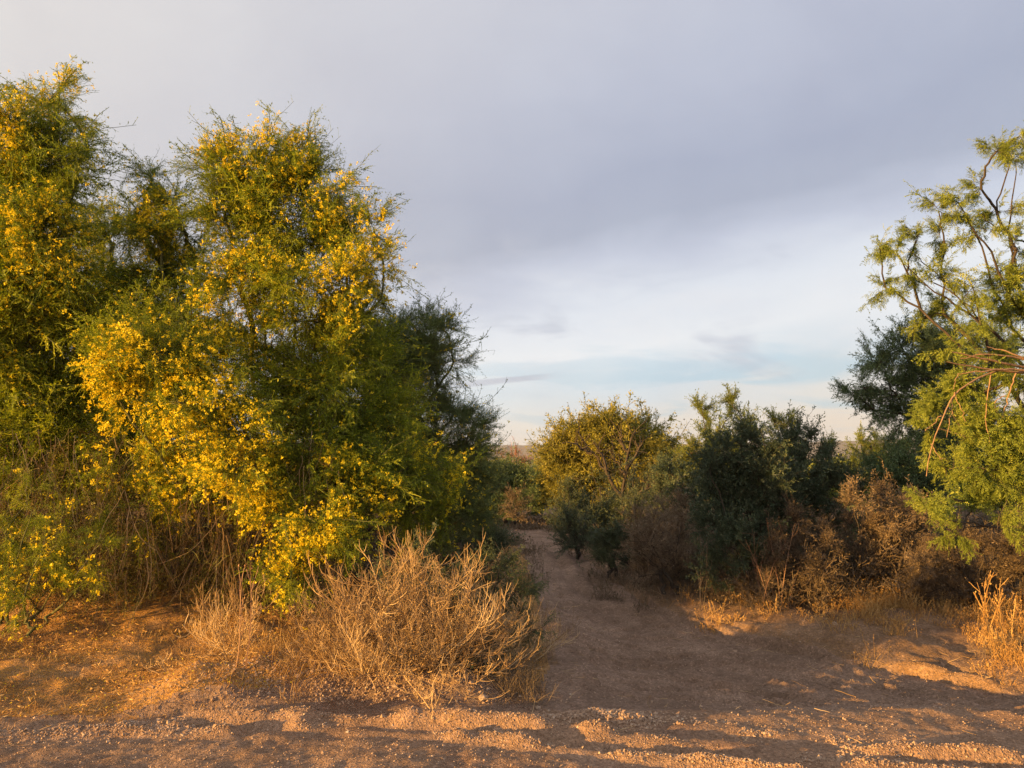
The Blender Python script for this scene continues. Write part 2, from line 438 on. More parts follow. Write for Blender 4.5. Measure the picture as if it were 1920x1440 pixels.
def height(x, y):
    x = np.asarray(x, float); y = np.asarray(y, float)
    near = ss(np.hypot(x, y - 7), 26, 14)
    wob = (fbm(x * 1.3, y * 1.3, 3, 4) - 0.5) * 0.7 * np.clip(y / 7, .6, 3)
    sd = path_sd(x, y) + wob * 0.45
    right = ss(x - 0.12 * y, -0.6, 0.8) * ss(y, 5.5, 7.0)
    z = np.zeros_like(x)
    # wash lies lower than the road
    z -= 0.21 * ss(y, 5.2, 6.3) * ss(x, 0.2, 1.2) * ss(y, 13, 9)
    # right bank with a crumbled step
    step = (0.03 + 0.13 * fbm(x * 2.1, y * 2.1, 15, 3)) * ss(sd, -0.03, 0.03) + 0.04 * ss(sd + .25 * (fbm(x * 4, y * 4, 16, 3) - .5), .16, .19) + 0.10 * (fbm(x * 3.5, y * 3.5, 17, 4, .6) - .5) * ss(sd, -.1, .15) * ss(sd, 1.2, .4) + 0.06 * ss(sd, 0.10, 0.55) + 0.10 * ss(sd, 0.5, 2.5)
    z += right * step * near
    z += (1 - right) * 0.10 * ss(sd, 0.1, 1.5) * ss(y, 6.2, 8)
    # left mound under the dry shrub, then the bed of the trees
    dm = polyd(x, y, MOUND)
    z += 0.19 * np.exp(-(dm / 0.36) ** 2) * (0.75 + 0.5 * fbm(x * 4, y * 4, 11, 3))
    z += 0.085 * np.clip(y - 5.2, 0, 3.5) * ss(x, -0.9, -2.2)
    # hump on the track farther back
    z += 0.16 * np.exp(-((y - 14.5) / 2.2) ** 2) * np.exp(-((x - 0.4) / 2.5) ** 2)
    # ridges thrown up by wheels
    for pts, w, a in RIDGES:
        d = polyd(x, y, pts) + (fbm(x * 3, y * 3, 21, 3) - 0.5) * 0.07
        br = 0.35 + 1.3 * ss(fbm(x * 2.2, y * 2.2, 31, 3), 0.35, 0.6)
        z += a * np.exp(-(d / w) ** 2) * br
        z -= a * 0.35 * np.exp(-((d - 2 * w) / (w)) ** 2)
    for k, pts in enumerate(RUTS):
        d = polyd(x, y, pts) + (fbm(x * 1.7, y * 1.7, 23 + k, 2) - 0.5) * 0.10
        z += near * (-0.028 * np.exp(-(d / 0.085) ** 2) + 0.02 * np.exp(-((d - 0.16) / 0.06) ** 2)) * ss(fbm(x * 1.2, y * 1.2, 27 + k, 2), .28, .5)
    # heap of gravel
    z += 0.055 * np.exp(-((x - PILE[0]) / 0.30) ** 2 - ((y - PILE[1]) / 0.10) ** 2) * (0.5 + fbm(x * 9, y * 9, 41, 3))
    # broken crust edges in the wash
    dl = polyd(x, y, LEDGE) + (fbm(x * 2.5, y * 2.5, 51, 4) - 0.5) * 0.4
    z += 0.03 * ss(dl, 0.14, 0.09) * ss(y, 5.0, 5.4)
    c = fbm(x * 1.5, y * 1.5, 61, 4); c2 = fbm(x * 2.6, y * 4.0, 63, 4)
    z += near * ss(sd, 0.05, -0.3) * (0.028 * ss(c2, 0.50, 0.53) + 0.03 * (fbm(x * 2.2, y * 5.0, 65, 3) - .5)) * ss(y, 5.6, 6.2)
    z += near * ss(sd, 0.05, -0.3) * 0.035 * ss(c, 0.55, 0.57) * ss(y, 5.6, 6.2)
    # churned sand on the right, small bumps everywhere
    ch = ss(x, 2.2, 3.4) * ss(y, 6.6, 5.6)
    z += ch * 0.08 * (fbm(x * 4.5, y * 6.5, 71, 2) - 0.5) * near
    z += near * ((0.03 + 0.03 * ss(x, .4, -.6)) * (fbm(x * 1.1, y * 1.1, 81, 3) - 0.5) + 0.022 * (fbm(x * 7, y * 7, 91, 3, 0.6) - 0.5) + 0.016 * (fbm(x * 19, y * 19, 95, 2) - 0.5))
    out = ss(sd, 0.0, 0.4)
    z += near * out * (0.09 * (fbm(x * 1.7, y * 2.4, 96, 2) - 0.5) + 0.07 * (fbm(x * 5, y * 5, 97, 3) - 0.5))
    # the plain rolls a little far away
    z += ss(np.hypot(x, y), 30, 200) * 1.2 * (fbm(x * 0.01, y * 0.01, 99, 3) - 0.5)
    return z
def hz(x, y): return float(height(np.array([x]), np.array([y]))[0])
def gp(u, v):
    """where the line of sight through (u, v) meets the ground"""
    r = ray(u, v); t = np.linspace(3, 60, 1200); p = np.array([0, 0, CAM_H]) + r[None] * t[:, None]
    b = p[:, 2] < height(p[:, 0], p[:, 1])
    i = int(np.argmax(b)) if b.any() else 1199
    return np.array([p[i, 0], p[i, 1], hz(p[i, 0], p[i, 1])])


def build_ground():
    def axis(lo, hi, st, far_lo, far_hi):
        a = list(np.arange(lo, hi, st)); s = st
        while a[-1] < far_hi: s *= 1.13; a.append(a[-1] + s)
        s = st; pre = []
        c = lo
        while c > far_lo: s *= 1.16; c -= s; pre.append(c)
        return np.array(pre[::-1] + a)
    X = axis(-4.6, 5.6, 0.028, -4200, 4200); Y = axis(3.9, 9.2, 0.028, -300, 5200)
    gx, gy = np.meshgrid(X, Y); gz = height(gx, gy)
    V = np.stack([gx, gy, gz], -1).reshape(-1, 3)
    nx = len(X); i, j = np.meshgrid(np.arange(len(Y) - 1), np.arange(nx - 1), indexing='ij')
    a = (i * nx + j).ravel(); Q = np.stack([a, a + 1, a + nx + 1, a + nx], -1)
    C = V[Q].mean(1)
    sd = path_sd(C[:, 0], C[:, 1])
    ins = sd < 0
    road = ins & (C[:, 1] < 5.35 + 0.05 * C[:, 0]) | (ins & (C[:, 1] < 4.6))
    for nm, mask, mat in (('ground', ~ins, 'soil'), ('sandy_path', ins & ~road, 'sand'), ('dirt_road', road, 'road')):
        q = Q[mask]; used = np.unique(q); mp = np.zeros(len(V), int); mp[used] = np.arange(len(used))
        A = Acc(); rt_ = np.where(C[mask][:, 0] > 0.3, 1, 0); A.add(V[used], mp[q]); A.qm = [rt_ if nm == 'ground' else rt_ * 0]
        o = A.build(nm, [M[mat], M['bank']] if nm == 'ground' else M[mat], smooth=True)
        o['kind'] = 'structure'
build_ground()

# thin evening haze over the plain
def build_haze():
    A = Acc(); x, y0, y1, z0, z1 = 5200, -1200, 6200, -4, 64
    V = [(-x, y0, z0), (x, y0, z0), (x, y1, z0), (-x, y1, z0), (-x, y0, z1), (x, y0, z1), (x, y1, z1), (-x, y1, z1)]
    A.add(V, [(0, 3, 2, 1), (4, 5, 6, 7), (0, 1, 5, 4), (1, 2, 6, 5), (2, 3, 7, 6), (3, 0, 4, 7)])
    m, T, out = new_mat('haze'); v = T.new('ShaderNodeVolumePrincipled'); v.inputs['Density'].default_value = 0.00018; v.inputs['Color'].default_value = (0.9, 0.88, 0.9, 1); v.inputs['Anisotropy'].default_value = 0.3
    T.link(v.outputs[0], out.inputs['Volume']); o = A.build('haze', m); o['kind'] = 'stuff'
build_haze()

# low far hills
def build_hill():
    n = 260; az = np.radians(np.linspace(-26, 30, n)); K = 14
    prof = 66 + 12 * (fbm(np.linspace(0, 9, n), np.zeros(n), 5, 5, 0.55) - 0.5) + 26 * (fbm(np.linspace(0, 2.5, n), np.ones(n), 9, 2) - 0.5)
    prof = prof + 2.2 * (np.random.default_rng(2).random(n) - 0.5)
    V = []
    for k in range(K):
        t = k / (K - 1); d = 1500 + 700 * t
        z = -3 + (prof + 3) * np.sin(t * np.pi * 0.5) ** 0.8 * (1 + 0.05 * (fbm(az * 60, np.full(n, t * 5), 13, 3) - .5))
        V.append(np.stack([np.sin(az) * d, np.cos(az) * d, z], -1))
    V = np.array(V).reshape(-1, 3); i, j = np.meshgrid(np.arange(K - 1), np.arange(n - 1), indexing='ij'); a = (i * n + j).ravel()
    A = Acc(); A.add(V, np.stack([a, a + 1, a + n + 1, a + n], -1)); o = A.build('hill', M['hill'], smooth=True); o['kind'] = 'structure'
build_hill()

# ------------------------------------------------------------------ lobed plants (trees and shrubs)
def limbs(base, C, R, r0, rng, fork_h, lean=None):
    """a branching set of limbs that joins the base with every lobe centre"""
    base = np.array(base, float)
    fork = base + np.array([0, 0, fork_h]) + (0 if lean is None else np.array(lean))
    order = np.argsort(np.linalg.norm(C - fork, axis=1))
    nodes = [fork]; par = {}; cnt = {}
    for i in order:
        cand = [(np.linalg.norm(C[i] - nd) + 0.75 * np.linalg.norm(nd - fork), k) for k, nd in enumerate(nodes)]
        par[len(nodes)] = min(cand)[1]; nodes.append(C[i])
    cnt = [1] * len(nodes)
    for k in range(len(nodes) - 1, 0, -1): cnt[par[k]] += cnt[k]
    A = []
    tot = cnt[0]
    rad = lambda c: r0 * (c / tot) ** 0.55
    K = 7
    P = []; RR = []
    for k in range(1, len(nodes)):
        a, b = nodes[par[k]], nodes[k]
        L = np.linalg.norm(b - a); t = np.linspace(0, 1, K)[:, None]
        mid = (a + b) / 2 + np.array([0, 0, 0.10 * L]) + rng.normal(0, 0.07 * L, 3)
        c = (1 - t) ** 2 * a + 2 * t * (1 - t) * mid + t ** 2 * b
        c[1:-1] += rng.normal(0, 0.018 * L, (K - 2, 3))
        P.append(c); ra = min(rad(cnt[k]) * 1.15, rad(cnt[par[k]])); RR.append(np.linspace(ra, max(rad(cnt[k]) * 0.75, 0.004), K))
    t = np.linspace(0, 1, K)[:, None]
    c = base * (1 - t) + fork * t; c[1:-1] += rng.normal(0, 0.02, (K - 2, 3)); c[0, 2] -= 0.08
    P.append(c); RR.append(np.linspace(r0 * 1.35, r0, K))
    return np.array(P), np.array(RR)


# --- sprays: small twigs with leaves, modelled once per kind and repeated through a crown by geometry nodes
SPRAYS = {}
def spray_objects(key, mats, nvar, make):
    if key not in SPRAYS:
        obs = []
        for i in range(nvar):
            rng = np.random.default_rng(hash(str(key)) % 1000 + i if False else sum(map(ord, str(key))) + 31 * i)
            A = Acc(); make(A, rng); me = A.build('spray', mats); COL.objects.unlink(me); obs.append(me)
        SPRAYS[key] = obs
    return SPRAYS[key]


def instance_tree(obs):
    g = bpy.data.node_groups.new('foliage', 'GeometryNodeTree')
    g.interface.new_socket('Geometry', in_out='INPUT', socket_type='NodeSocketGeometry')
    g.interface.new_socket('Geometry', in_out='OUTPUT', socket_type='NodeSocketGeometry')
    N = g.nodes; L = g.links
    gi = N.new('NodeGroupInput'); go = N.new('NodeGroupOutput')
    jn = N.new('GeometryNodeJoinGeometry')
    for o in obs:
        oi = N.new('GeometryNodeObjectInfo'); oi.inputs['Object'].default_value = o; oi.inputs['As Instance'].default_value = False
        gt = N.new('GeometryNodeGeometryToInstance'); L.new(oi.outputs['Geometry'], gt.inputs[0]); L.new(gt.outputs[0], jn.inputs[0])
    def attr(nm, typ):
        a = N.new('GeometryNodeInputNamedAttribute'); a.data_type = typ; a.inputs['Name'].default_value = nm; return a.outputs['Attribute']
    mp = N.new('GeometryNodeMeshToPoints'); L.new(gi.outputs[0], mp.inputs[0])
    ip = N.new('GeometryNodeInstanceOnPoints'); L.new(mp.outputs[0], ip.inputs['Points']); L.new(jn.outputs[0], ip.inputs['Instance'])
    ip.inputs['Pick Instance'].default_value = True
    L.new(attr('pick', 'INT'), ip.inputs['Instance Index'])
    er = N.new('FunctionNodeEulerToRotation'); L.new(attr('rot', 'FLOAT_VECTOR'), er.inputs[0]); L.new(er.outputs[0], ip.inputs['Rotation'])
    L.new(attr('size', 'FLOAT'), ip.inputs['Scale'])
    L.new(ip.outputs[0], go.inputs[0])
    return g


def scatter(name, P, X, size, itint, obs, mats, parent=None, origin=(0, 0, 0), roll=0.5, rng=None):
    """one object whose points carry sprays: X is where each spray grows to"""
    n = len(P); X = nrm(X)
    Z = np.array([0, 0, 1.0]) - X * X[:, 2:3]; Z = nrm(Z + rng.normal(0, .05, (n, 3))); Z = nrm(Z - X * (Z * X).sum(1, keepdims=True)); Y = np.cross(Z, X)
    a = rng.normal(0, roll, n)[:, None]; Z2 = Z * np.cos(a) + Y * np.sin(a); Y2 = np.cross(Z2, X)
    # rotation matrix columns X, Y2, Z2 -> XYZ euler
    ry = -np.arcsin(np.clip(X[:, 2], -1, 1)); rx = np.arctan2(Y2[:, 2], Z2[:, 2]); rz = np.arctan2(X[:, 1], X[:, 0])
    me = bpy.data.meshes.new(name); me.vertices.add(n); me.vertices.foreach_set('co', (P - np.array(origin)).astype(np.float32).ravel())
    def put(nm, typ, arr, f='value'):
        at_ = me.attributes.new(nm, typ, 'POINT'); at_.data.foreach_set(f, arr)
    put('rot', 'FLOAT_VECTOR', np.stack([rx, ry, rz], -1).astype(np.float32).ravel(), 'vector')
    put('size', 'FLOAT', np.broadcast_to(size, (n,)).astype(np.float32)); put('itint', 'FLOAT', np.broadcast_to(itint, (n,)).astype(np.float32))
    put('pick', 'INT', rng.integers(0, len(obs), n).astype(np.int32))
    for m in mats: me.materials.append(m)
    o = bpy.data.objects.new(name, me); COL.objects.link(o)
    if parent is not None: o.parent = parent
    else: o.location = origin
    md = o.modifiers.new('foliage', 'NODES'); key = tuple(x.name for x in obs)
    if key not in GROUPS: GROUPS[key] = instance_tree(obs)
    md.node_group = GROUPS[key]
    o['kind'] = 'stuff'
    global INST
    INST += n
    return o
GROUPS = {}; INST = 0


def spray_leafy(n_tl, tl, nl, ll, lw, tw, droop, spread, shoots=0.0):
    def make(A, rng):
        if rng.random() < shoots:
            # a long bare shoot with short side twigs
            P = curves(np.zeros((1, 3)), np.array([[1., 0, .0]]), np.array([1.45]), 8, rng.normal(0, .35, 3), .10, rng)
            ribbons(A, P, tw * 1.5, tw * .7, rng, .15, 1); ribbons(A, P, tw * 1.5, tw * .7, rng, .15, 1)
            S, T, p = along(P, rng, int(n_tl * .7), 0.1, 1.0); G = curves(S, T + rng.normal(0, .45, S.shape), tl * rng.uniform(.25, .8, len(S)), 4, np.array([0, 0, -droop * .5]), .16, rng)
            ribbons(A, G, tw, tw * .5, rng, .3, 0)
            S, T, p2 = along(G, rng, max(1, nl // 2), .3, 1.0); leaves(A, S, T + rng.normal(0, .75, S.shape), ll * rng.uniform(.6, 1.3, len(S)), lw, rng, np.clip(.4 + rng.normal(0, .15, len(S)), 0, 1), 0)
            return
        P = curves(np.zeros((1, 3)), np.array([[1., 0, .0]]), np.array([1.0]), 7, np.array([0, 0, -droop]), .10, rng)
        ribbons(A, P, tw * 1.4, tw * .7, rng, .25, 1); ribbons(A, P, tw * 1.4, tw * .7, rng, .25, 1)
        S, T, p = along(P, rng, n_tl, 0.02, 1.0)
        D = nrm(.8 * T + rng.normal(0, spread, S.shape) + [0, 0, -droop * .3])
        G = curves(S, D, tl * rng.uniform(.4, 1.2, len(S)), 4, np.array([0, 0, -droop * .8]), .14, rng)
        t = np.clip(.42 + rng.normal(0, .16, len(S)), 0, 1); ribbons(A, G, tw, tw * .5, rng, t, 0)
        if nl:
            S, T, p2 = along(G, rng, nl, .1, 1.0); leaves(A, S, T + rng.normal(0, .75, S.shape), ll * rng.uniform(.6, 1.3, len(S)), lw * rng.uniform(.7, 1.2, len(S)), rng, np.clip(t[p2] + rng.normal(0, .1, len(S)), 0, 1), 0)
    return make


def spray_pinnate(A, rng):
    P = curves(np.zeros((1, 3)), np.array([[1., 0, .0]]), np.array([1.0]), 6, np.array([0, 0, -.25]), .14, rng)
    ribbons(A, P, .014, .007, rng, .2, 1); ribbons(A, P, .014, .007, rng, .2, 1)
    S, T, p = along(P, rng, 14, .05, 1.0)
    D = nrm(T * .7 + rng.normal(0, .5, S.shape) + [0, 0, -.55]); G = curves(S, D, .42 * rng.uniform(.6, 1.15, len(S)), 7, np.array([0, 0, -.5]), .05, rng)
    side = nrm(np.cross(G[:, -1] - G[:, 0], rng.normal(size=(len(S), 3)))); t = np.clip(.45 + rng.normal(0, .16, len(S)), 0, 1); ribbons(A, G, .008, .005, rng, t, 0)
    for sg in (-1, 1):
        Q = G[:, 1:].reshape(-1, 3); tg = np.repeat(nrm(G[:, -1] - G[:, 0]), 6, 0); sv = np.repeat(side, 6, 0) * sg
        leaves(A, Q, sv * .8 + tg * .6 + rng.normal(0, .12, Q.shape), .085 * rng.uniform(.7, 1.1, len(Q)), .034, rng, np.repeat(t, 6), 0)


def spray_blossom(A, rng):
    n = 6; c = rng.normal(0, .32, (n, 3)) + [.3, 0, -.1]
    for k in range(3):
        D = rng.normal(size=(n, 3)); leaves(A, c, D, .62 * rng.uniform(.6, 1.1, n), .42, rng, rng.random(n) * .8)


def plant(name, label, cat, base, lobes, leafmat, bark, seed, dens=1.0, px=0.010, br=16, tw=11, n_tl=24, tl=.30, nl=4, ll=.05, lw=.022, tww=.010,
          droop=0.3, up=0.25, tw_len=0.3, flower=None, r0=0.06, fork_h=0.6, group=None, pinnate=False, core=0.35, wild=0.15, stems=1, spread=0.5, twist=.5,
          trunk_name='trunk', crown_name='crown', fl_size=0.0275, nvar=10, shoots=0.2):
    rng = np.random.default_rng(seed)
    base = np.array(base, float)
    C = np.array([l[0] for l in lobes]); R = np.array([l[1] for l in lobes])
    DN = np.array([l[2] if len(l) > 2 else 1.0 for l in lobes]); FL = np.array([l[3] if len(l) > 3 else 1.0 for l in lobes])
    root = thing(name, base, label, cat, group)
    A = Acc()
    for s in range(stems):
        sub = np.arange(len(C)) % stems == s
        b = base + (0 if stems == 1 else rng.normal(0, 0.12, 3) * [1, 1, 0]); b[2] = base[2]
        P, RR = limbs(b, C[sub], R[sub], r0, rng, fork_h, rng.normal(0, 0.1, 3) * [1, 1, 0])
        tubes(A, P, RR, 5)
    Rm = R.mean(1)
    nb = np.maximum(3, (br * dens * DN * (Rm / (tw_len * 1.5)) ** 1.8)).astype(int)
    li = np.repeat(np.arange(len(C)), nb); N = len(li)
    dirs = nrm(rng.normal(size=(N, 3)) + [0, 0, up])
    S = C[li] + rng.normal(0, 1, (N, 3)) * R[li] * core * 0.5 - dirs * R[li] * 0.1
    E = C[li] + dirs * R[li] * rng.uniform(0.45, 0.9, (N, 1))
    L = np.linalg.norm(E - S, axis=1)
    BP = curves(S, E - S, L, 4, np.array([0, 0, -0.15 * droop]), 0.12, rng)
    tubes(A, BP, np.linspace(0.007, 0.003, 4)[None] * np.clip(L / 0.4, .5, 2)[:, None] * (px / 0.010) ** .5, 3)
    A.build(trunk_name, M[bark], root, smooth=True, origin=base)
    S, T, pi = along(BP, rng, tw, 0.15, 1.0); l2 = li[pi]
    outw = nrm((S - C[l2]) / R[l2] ** 1.3)
    D = nrm(0.6 * T + 0.75 * outw + rng.normal(0, spread, (len(S), 3)) + [0, 0, up - droop * .4])
    Lt = tw_len * np.clip(Rm[l2] / (tw_len * 1.1), .62, 1.05) * rng.uniform(0.55, 1.15, len(S)) * np.where(rng.random(len(S)) < wild * 0.3, 1.6, 1.0)
    lobet = rng.uniform(-0.15, 0.15, len(C)); it = lobet[l2] + rng.normal(0, 0.10, len(S))
    key = ('pin', leafmat) if pinnate else (shoots, leafmat, bark, n_tl, tl, nl, ll, lw, tww, droop, twist)
    obs = spray_objects(key, [M[leafmat], M[bark]], nvar, spray_pinnate if pinnate else spray_leafy(n_tl, tl, nl, ll, lw, tww, droop, twist, shoots))
    scatter(crown_name, S, D, Lt, it, obs, [M[leafmat], M[bark]], root, base, rng=rng)
    if flower:
        n5 = 5; i5 = np.repeat(np.arange(len(S)), n5); f = rng.uniform(.3, 1.0, len(i5))[:, None]
        S5 = S[i5] + D[i5] * Lt[i5][:, None] * f + rng.normal(0, .06, (len(i5), 3)) - np.array([0, 0, .10]) * droop * f; l5 = l2[i5]
        q = np.linalg.norm((S5 - C[l5]) / R[l5], axis=1)
        pat = fbm(S5[:, 0] * 2.4 + S5[:, 1] * 0.9, S5[:, 2] * 2.4 + S5[:, 1] * 1.3, seed, 3)
        pr = 1.15 * flower * FL[l5] * ss(q, 0.4, .95) * (.06 + ss(pat, 0.36, 0.64))
        S5 = S5[rng.random(len(S5)) < pr]
        if len(S5):
            ob = spray_objects('blossom', [M['flower']], 6, spray_blossom)
            scatter('blossom', S5, rng.normal(size=S5.shape), fl_size * rng.uniform(.4, 1.2, len(S5)), rng.uniform(-.1, .25, len(S5)), ob, [M['flower']], root, base, rng=rng)
    return root


def LB(lst, depth, ry=0.8, dj=0.25, seed=1):
    """lobes listed by where they show: (u, v, radius in photo px[, depth offset[, density[, flowers[, flattening]]]])"""
    r = random.Random(seed); out = []
    for l in lst:
        u, v, rr = l[:3]; dd = l[3] if len(l) > 3 else 0.0
        Y = depth + dd + r.uniform(-dj, dj); c = at(u, v, Y); R = rr * Y / FPX
        fz = l[6] if len(l) > 6 else 1.0
        out.append((c, np.array([R, R * ry, R * fz]), l[4] if len(l) > 4 else 1.0, l[5] if len(l) > 5 else 1.0))
    return out
def B(u, Y):
    x = (u - 960) / FPX * Y; return (x, Y, hz(x, Y))

FLG = 'yellow-flowering trees left of the path'
NEAR = dict(leafmat='paloverde', bark='bark_green', droop=0.45, up=0.35, tw_len=0.38, br=34, tw=20, wild=.7, shoots=.38)
# tree 1, at the left edge
plant('flowering_tree', 'tallest yellow-flowering tree at the left edge of the photo', 'tree', B(-30, 7.9), LB([
    (95, 185, 55, 0, .8, 1.3), (130, 215, 40, 0, .7, 1.2), (40, 250, 65, 0, 1, 1.3), (110, 290, 70, 0, 1, 1.2), (165, 275, 30, 0, .7, .4), (-10, 330, 90, 0, 1, 1.2), (60, 380, 90, 0, 1, .8), (130, 380, 50),
    (80, 450, 80, -.5, 1, 2.4), (20, 500, 90, -.2, 1, 1.2), (100, 540, 80, 0, 1, .8), (-20, 620, 100), (60, 640, 95, 0, 1, .5), (130, 640, 70, .3, 1, .3),
    (20, 740, 90, 0, 1, .3), (110, 740, 80, .2, 1, .2), (-20, 850, 90, 0, 1, .25), (70, 850, 90, 0, .9, .1), (150, 860, 70, .2, .8, .1), (30, 940, 60, .3, .7, .1)], 7.8, seed=2),
    seed=11, flower=0.7, r0=0.06, fork_h=1.0, group=FLG, **NEAR)
# tree behind, between
plant('flowering_tree', 'small dull green tree showing in the gap behind the leftmost two flowering trees', 'tree', B(195, 9.6), LB([
    (180, 400, 35, 0, .8, .4), (205, 450, 50, 0, .9, .3), (160, 470, 45, 0, 1, .4), (200, 540, 65, 0, 1, .2), (160, 620, 70, 0, 1, .2), (230, 650, 60, 0, 1, .1), (190, 740, 80, 0, 1, .1), (210, 850, 80, 0, .9, .1)], 9.5, seed=3),
    seed=12, flower=0.3, r0=0.07, fork_h=1.2, group=FLG, **NEAR)
# tree 2, with a bare dark tip
plant('flowering_tree', 'narrow yellow-flowering tree with a thin dark tip, second from the left', 'tree', B(310, 8.5), LB([
    (285, 335, 42, 0, .9, .15), (265, 390, 35, 0, .8, .6), (320, 390, 45, 0, .9, .9), (290, 440, 55, -.2, 1, 1.8), (350, 440, 45, 0, 1, 1.4), (250, 430, 28, 0, .8, .8),
    (310, 510, 65, 0, 1, .8), (370, 530, 50, 0, 1, .5), (270, 570, 60, 0, 1, .3), (330, 620, 70, 0, 1, .3), (290, 720, 80, .2, 1, .1), (340, 820, 70, .2, .9, .1), (270, 840, 60, .2, .8, .1)], 8.3, seed=4),
    seed=13, flower=0.7, r0=0.07, fork_h=1.2, group=FLG, **NEAR)
# tree 3, the broad one
plant('flowering_tree', 'broad yellow-flowering tree right behind the dry brush, drooping nearly to the ground', 'tree', B(560, 8.0), LB([
    (510, 275, 38, 0, .8, 1.4), (455, 300, 50, 0, 1, 1.4), (400, 320, 45, 0, .8, 1.0), (560, 305, 42, 0, .8, 1.2), (480, 350, 75, 0, 1, 1.2), (560, 370, 70, 0, 1, 1.1), (630, 360, 42, 0, .8, .7),
    (420, 400, 60, 0, 1, .4), (650, 420, 60, 0, 1, .8), (490, 440, 80, 0, 1, .3), (585, 460, 70, 0, 1, .5), (700, 430, 32, 0, .8, .6), (690, 500, 50, -.1, 1, 2.0), (640, 540, 65, -.3, 1, 2.0), (715, 560, 34, 0, .9, 1.2),
    (430, 520, 60, -.1, 1, 1.6), (520, 530, 70, 0, 1, .7), (580, 600, 70, 0, .9, .7),
    (340, 590, 50, -.5, 1, 1.9), (270, 610, 55, -.7, 1, 2.0), (220, 650, 52, -.8, 1, 2.0), (300, 670, 70, -.9, 1.1, 1.8), (380, 670, 60, -.7, 1, 1.4), (190, 700, 32, -.8, .8, 1.8), (245, 740, 55, -.9, 1, 1.5), (330, 750, 65, -.9, 1.1, 1.5), (410, 740, 55, -.7, 1, 1.2),
    (380, 820, 60, -.9, 1, 1.4), (455, 800, 55, -.8, 1, 1.0), (440, 880, 55, -.9, 1, 1.2), (300, 820, 42, -.7, .8, .8),
    (480, 640, 60, .2, .9, .9), (520, 720, 70, .3, .9, .5), (470, 600, 50, 0, .8, 1), (560, 700, 60, .1, .9, .4), (640, 640, 70, 0, 1, .8), (600, 720, 80, 0, 1, .4), (690, 700, 65, .1, 1, .3), (560, 810, 80, -.1, 1, .5), (650, 820, 80, -.2, 1, .4), (730, 800, 65, 0, 1, .3),
    (500, 890, 65, -.5, 1, 1.1), (590, 900, 75, -.4, 1, 1.2), (680, 900, 70, -.3, 1, .8), (760, 890, 60, -.1, 1, .5), (820, 880, 50, 0, 1, .5), (860, 910, 35, 0, .7, .6),
    (530, 970, 50, -.8, 1, 1.4), (600, 985, 55, -.7, 1, 1.5), (560, 1040, 42, -.9, 1, 1.6), (545, 1085, 28, -.9, .8, 1.2), (230, 880, 45, -.5, .9, .4), (300, 905, 48, -.5, .9, .5), (370, 940, 45, -.5, .9, .6), (200, 950, 36, -.4, .7, .2), (440, 960, 40, -.5, .8, .6), (280, 980, 30, -.4, .6, .2), (690, 975, 55, -.4, 1, .9), (770, 960, 50, -.2, 1, .5), (650, 1030, 40, -.5, .8, .8), (840, 960, 45, 0, .9, .3)], 7.7, seed=5),
    seed=14, flower=0.8, r0=0.055, fork_h=0.8, stems=3, group=FLG, **NEAR)
# green tree behind on the right
plant('green_tree', 'dark feathery green tree without blossom behind the broad flowering tree', 'tree', B(790, 9.6), LB([
    (795, 622, 45, 0, 1), (740, 640, 55), (835, 620, 38, 0, .8), (700, 660, 60), (800, 670, 60), (760, 720, 65), (820, 730, 42, 0, .9), (700, 760, 65), (780, 790, 60, 0, .8),
    (850, 780, 50), (890, 800, 36, 0, .9), (820, 830, 55), (880, 850, 45), (920, 830, 22, 0, .7), (850, 910, 55), (780, 880, 60), (880, 960, 45), (830, 1000, 50), (900, 900, 30), (740, 680, 60), (720, 800, 60), (860, 860, 45), (810, 940, 50), (760, 940, 50), (895, 850, 34), (850, 680, 34, 0, .8)], 9.2, seed=6),
    seed=15, leafmat='paloverde_far', bark='bark_green', droop=-0.1, up=0.0, tw_len=0.40, br=50, tw=18, shoots=.3, r0=0.07, fork_h=0.8, flower=0.05)
plant('undergrowth_bush', 'brown thicket coloured dark for the gloom beneath the flowering trees', 'bush', B(300, 9.4), LB([(u, v, 62) for u in range(-60, 700, 75) for v in (900, 990, 1080, 1150)], 9.3, seed=77),
    'gloom', 'bark_dark', 78, br=16, tw=10, nl=1, tw_len=.4, droop=.4, up=.2, r0=.05, fork_h=.2, stems=4, ll=.06, lw=.02)  # sun reaches this thicket; its shade is put into the twig colour
# low shrub in the lower left corner
plant('flowering_bush', 'low green bush with a few yellow flowers under the leftmost tree', 'bush', B(60, 7.0), LB([
    (60, 960, 45, 0, 1.2), (120, 985, 50, 0, 1.2), (10, 1000, 55, 0, 1.2), (80, 1040, 60, 0, 1.2), (150, 1050, 40), (20, 1090, 50), (-30, 1060, 50), (100, 1100, 35, 0, .8), (40, 1130, 35, 0, .8), (165, 1085, 30, 0, .7), (190, 1020, 28, 0, .7), (-20, 960, 40), (60, 920, 26, 0, .7)], 6.75, seed=7, dj=.15),
    seed=16, leafmat='paloverde', bark='bark_green', droop=0.45, up=0.2, tw_len=0.28, br=14, tw=13, flower=0.16, r0=0.014, fork_h=0.12, stems=5)

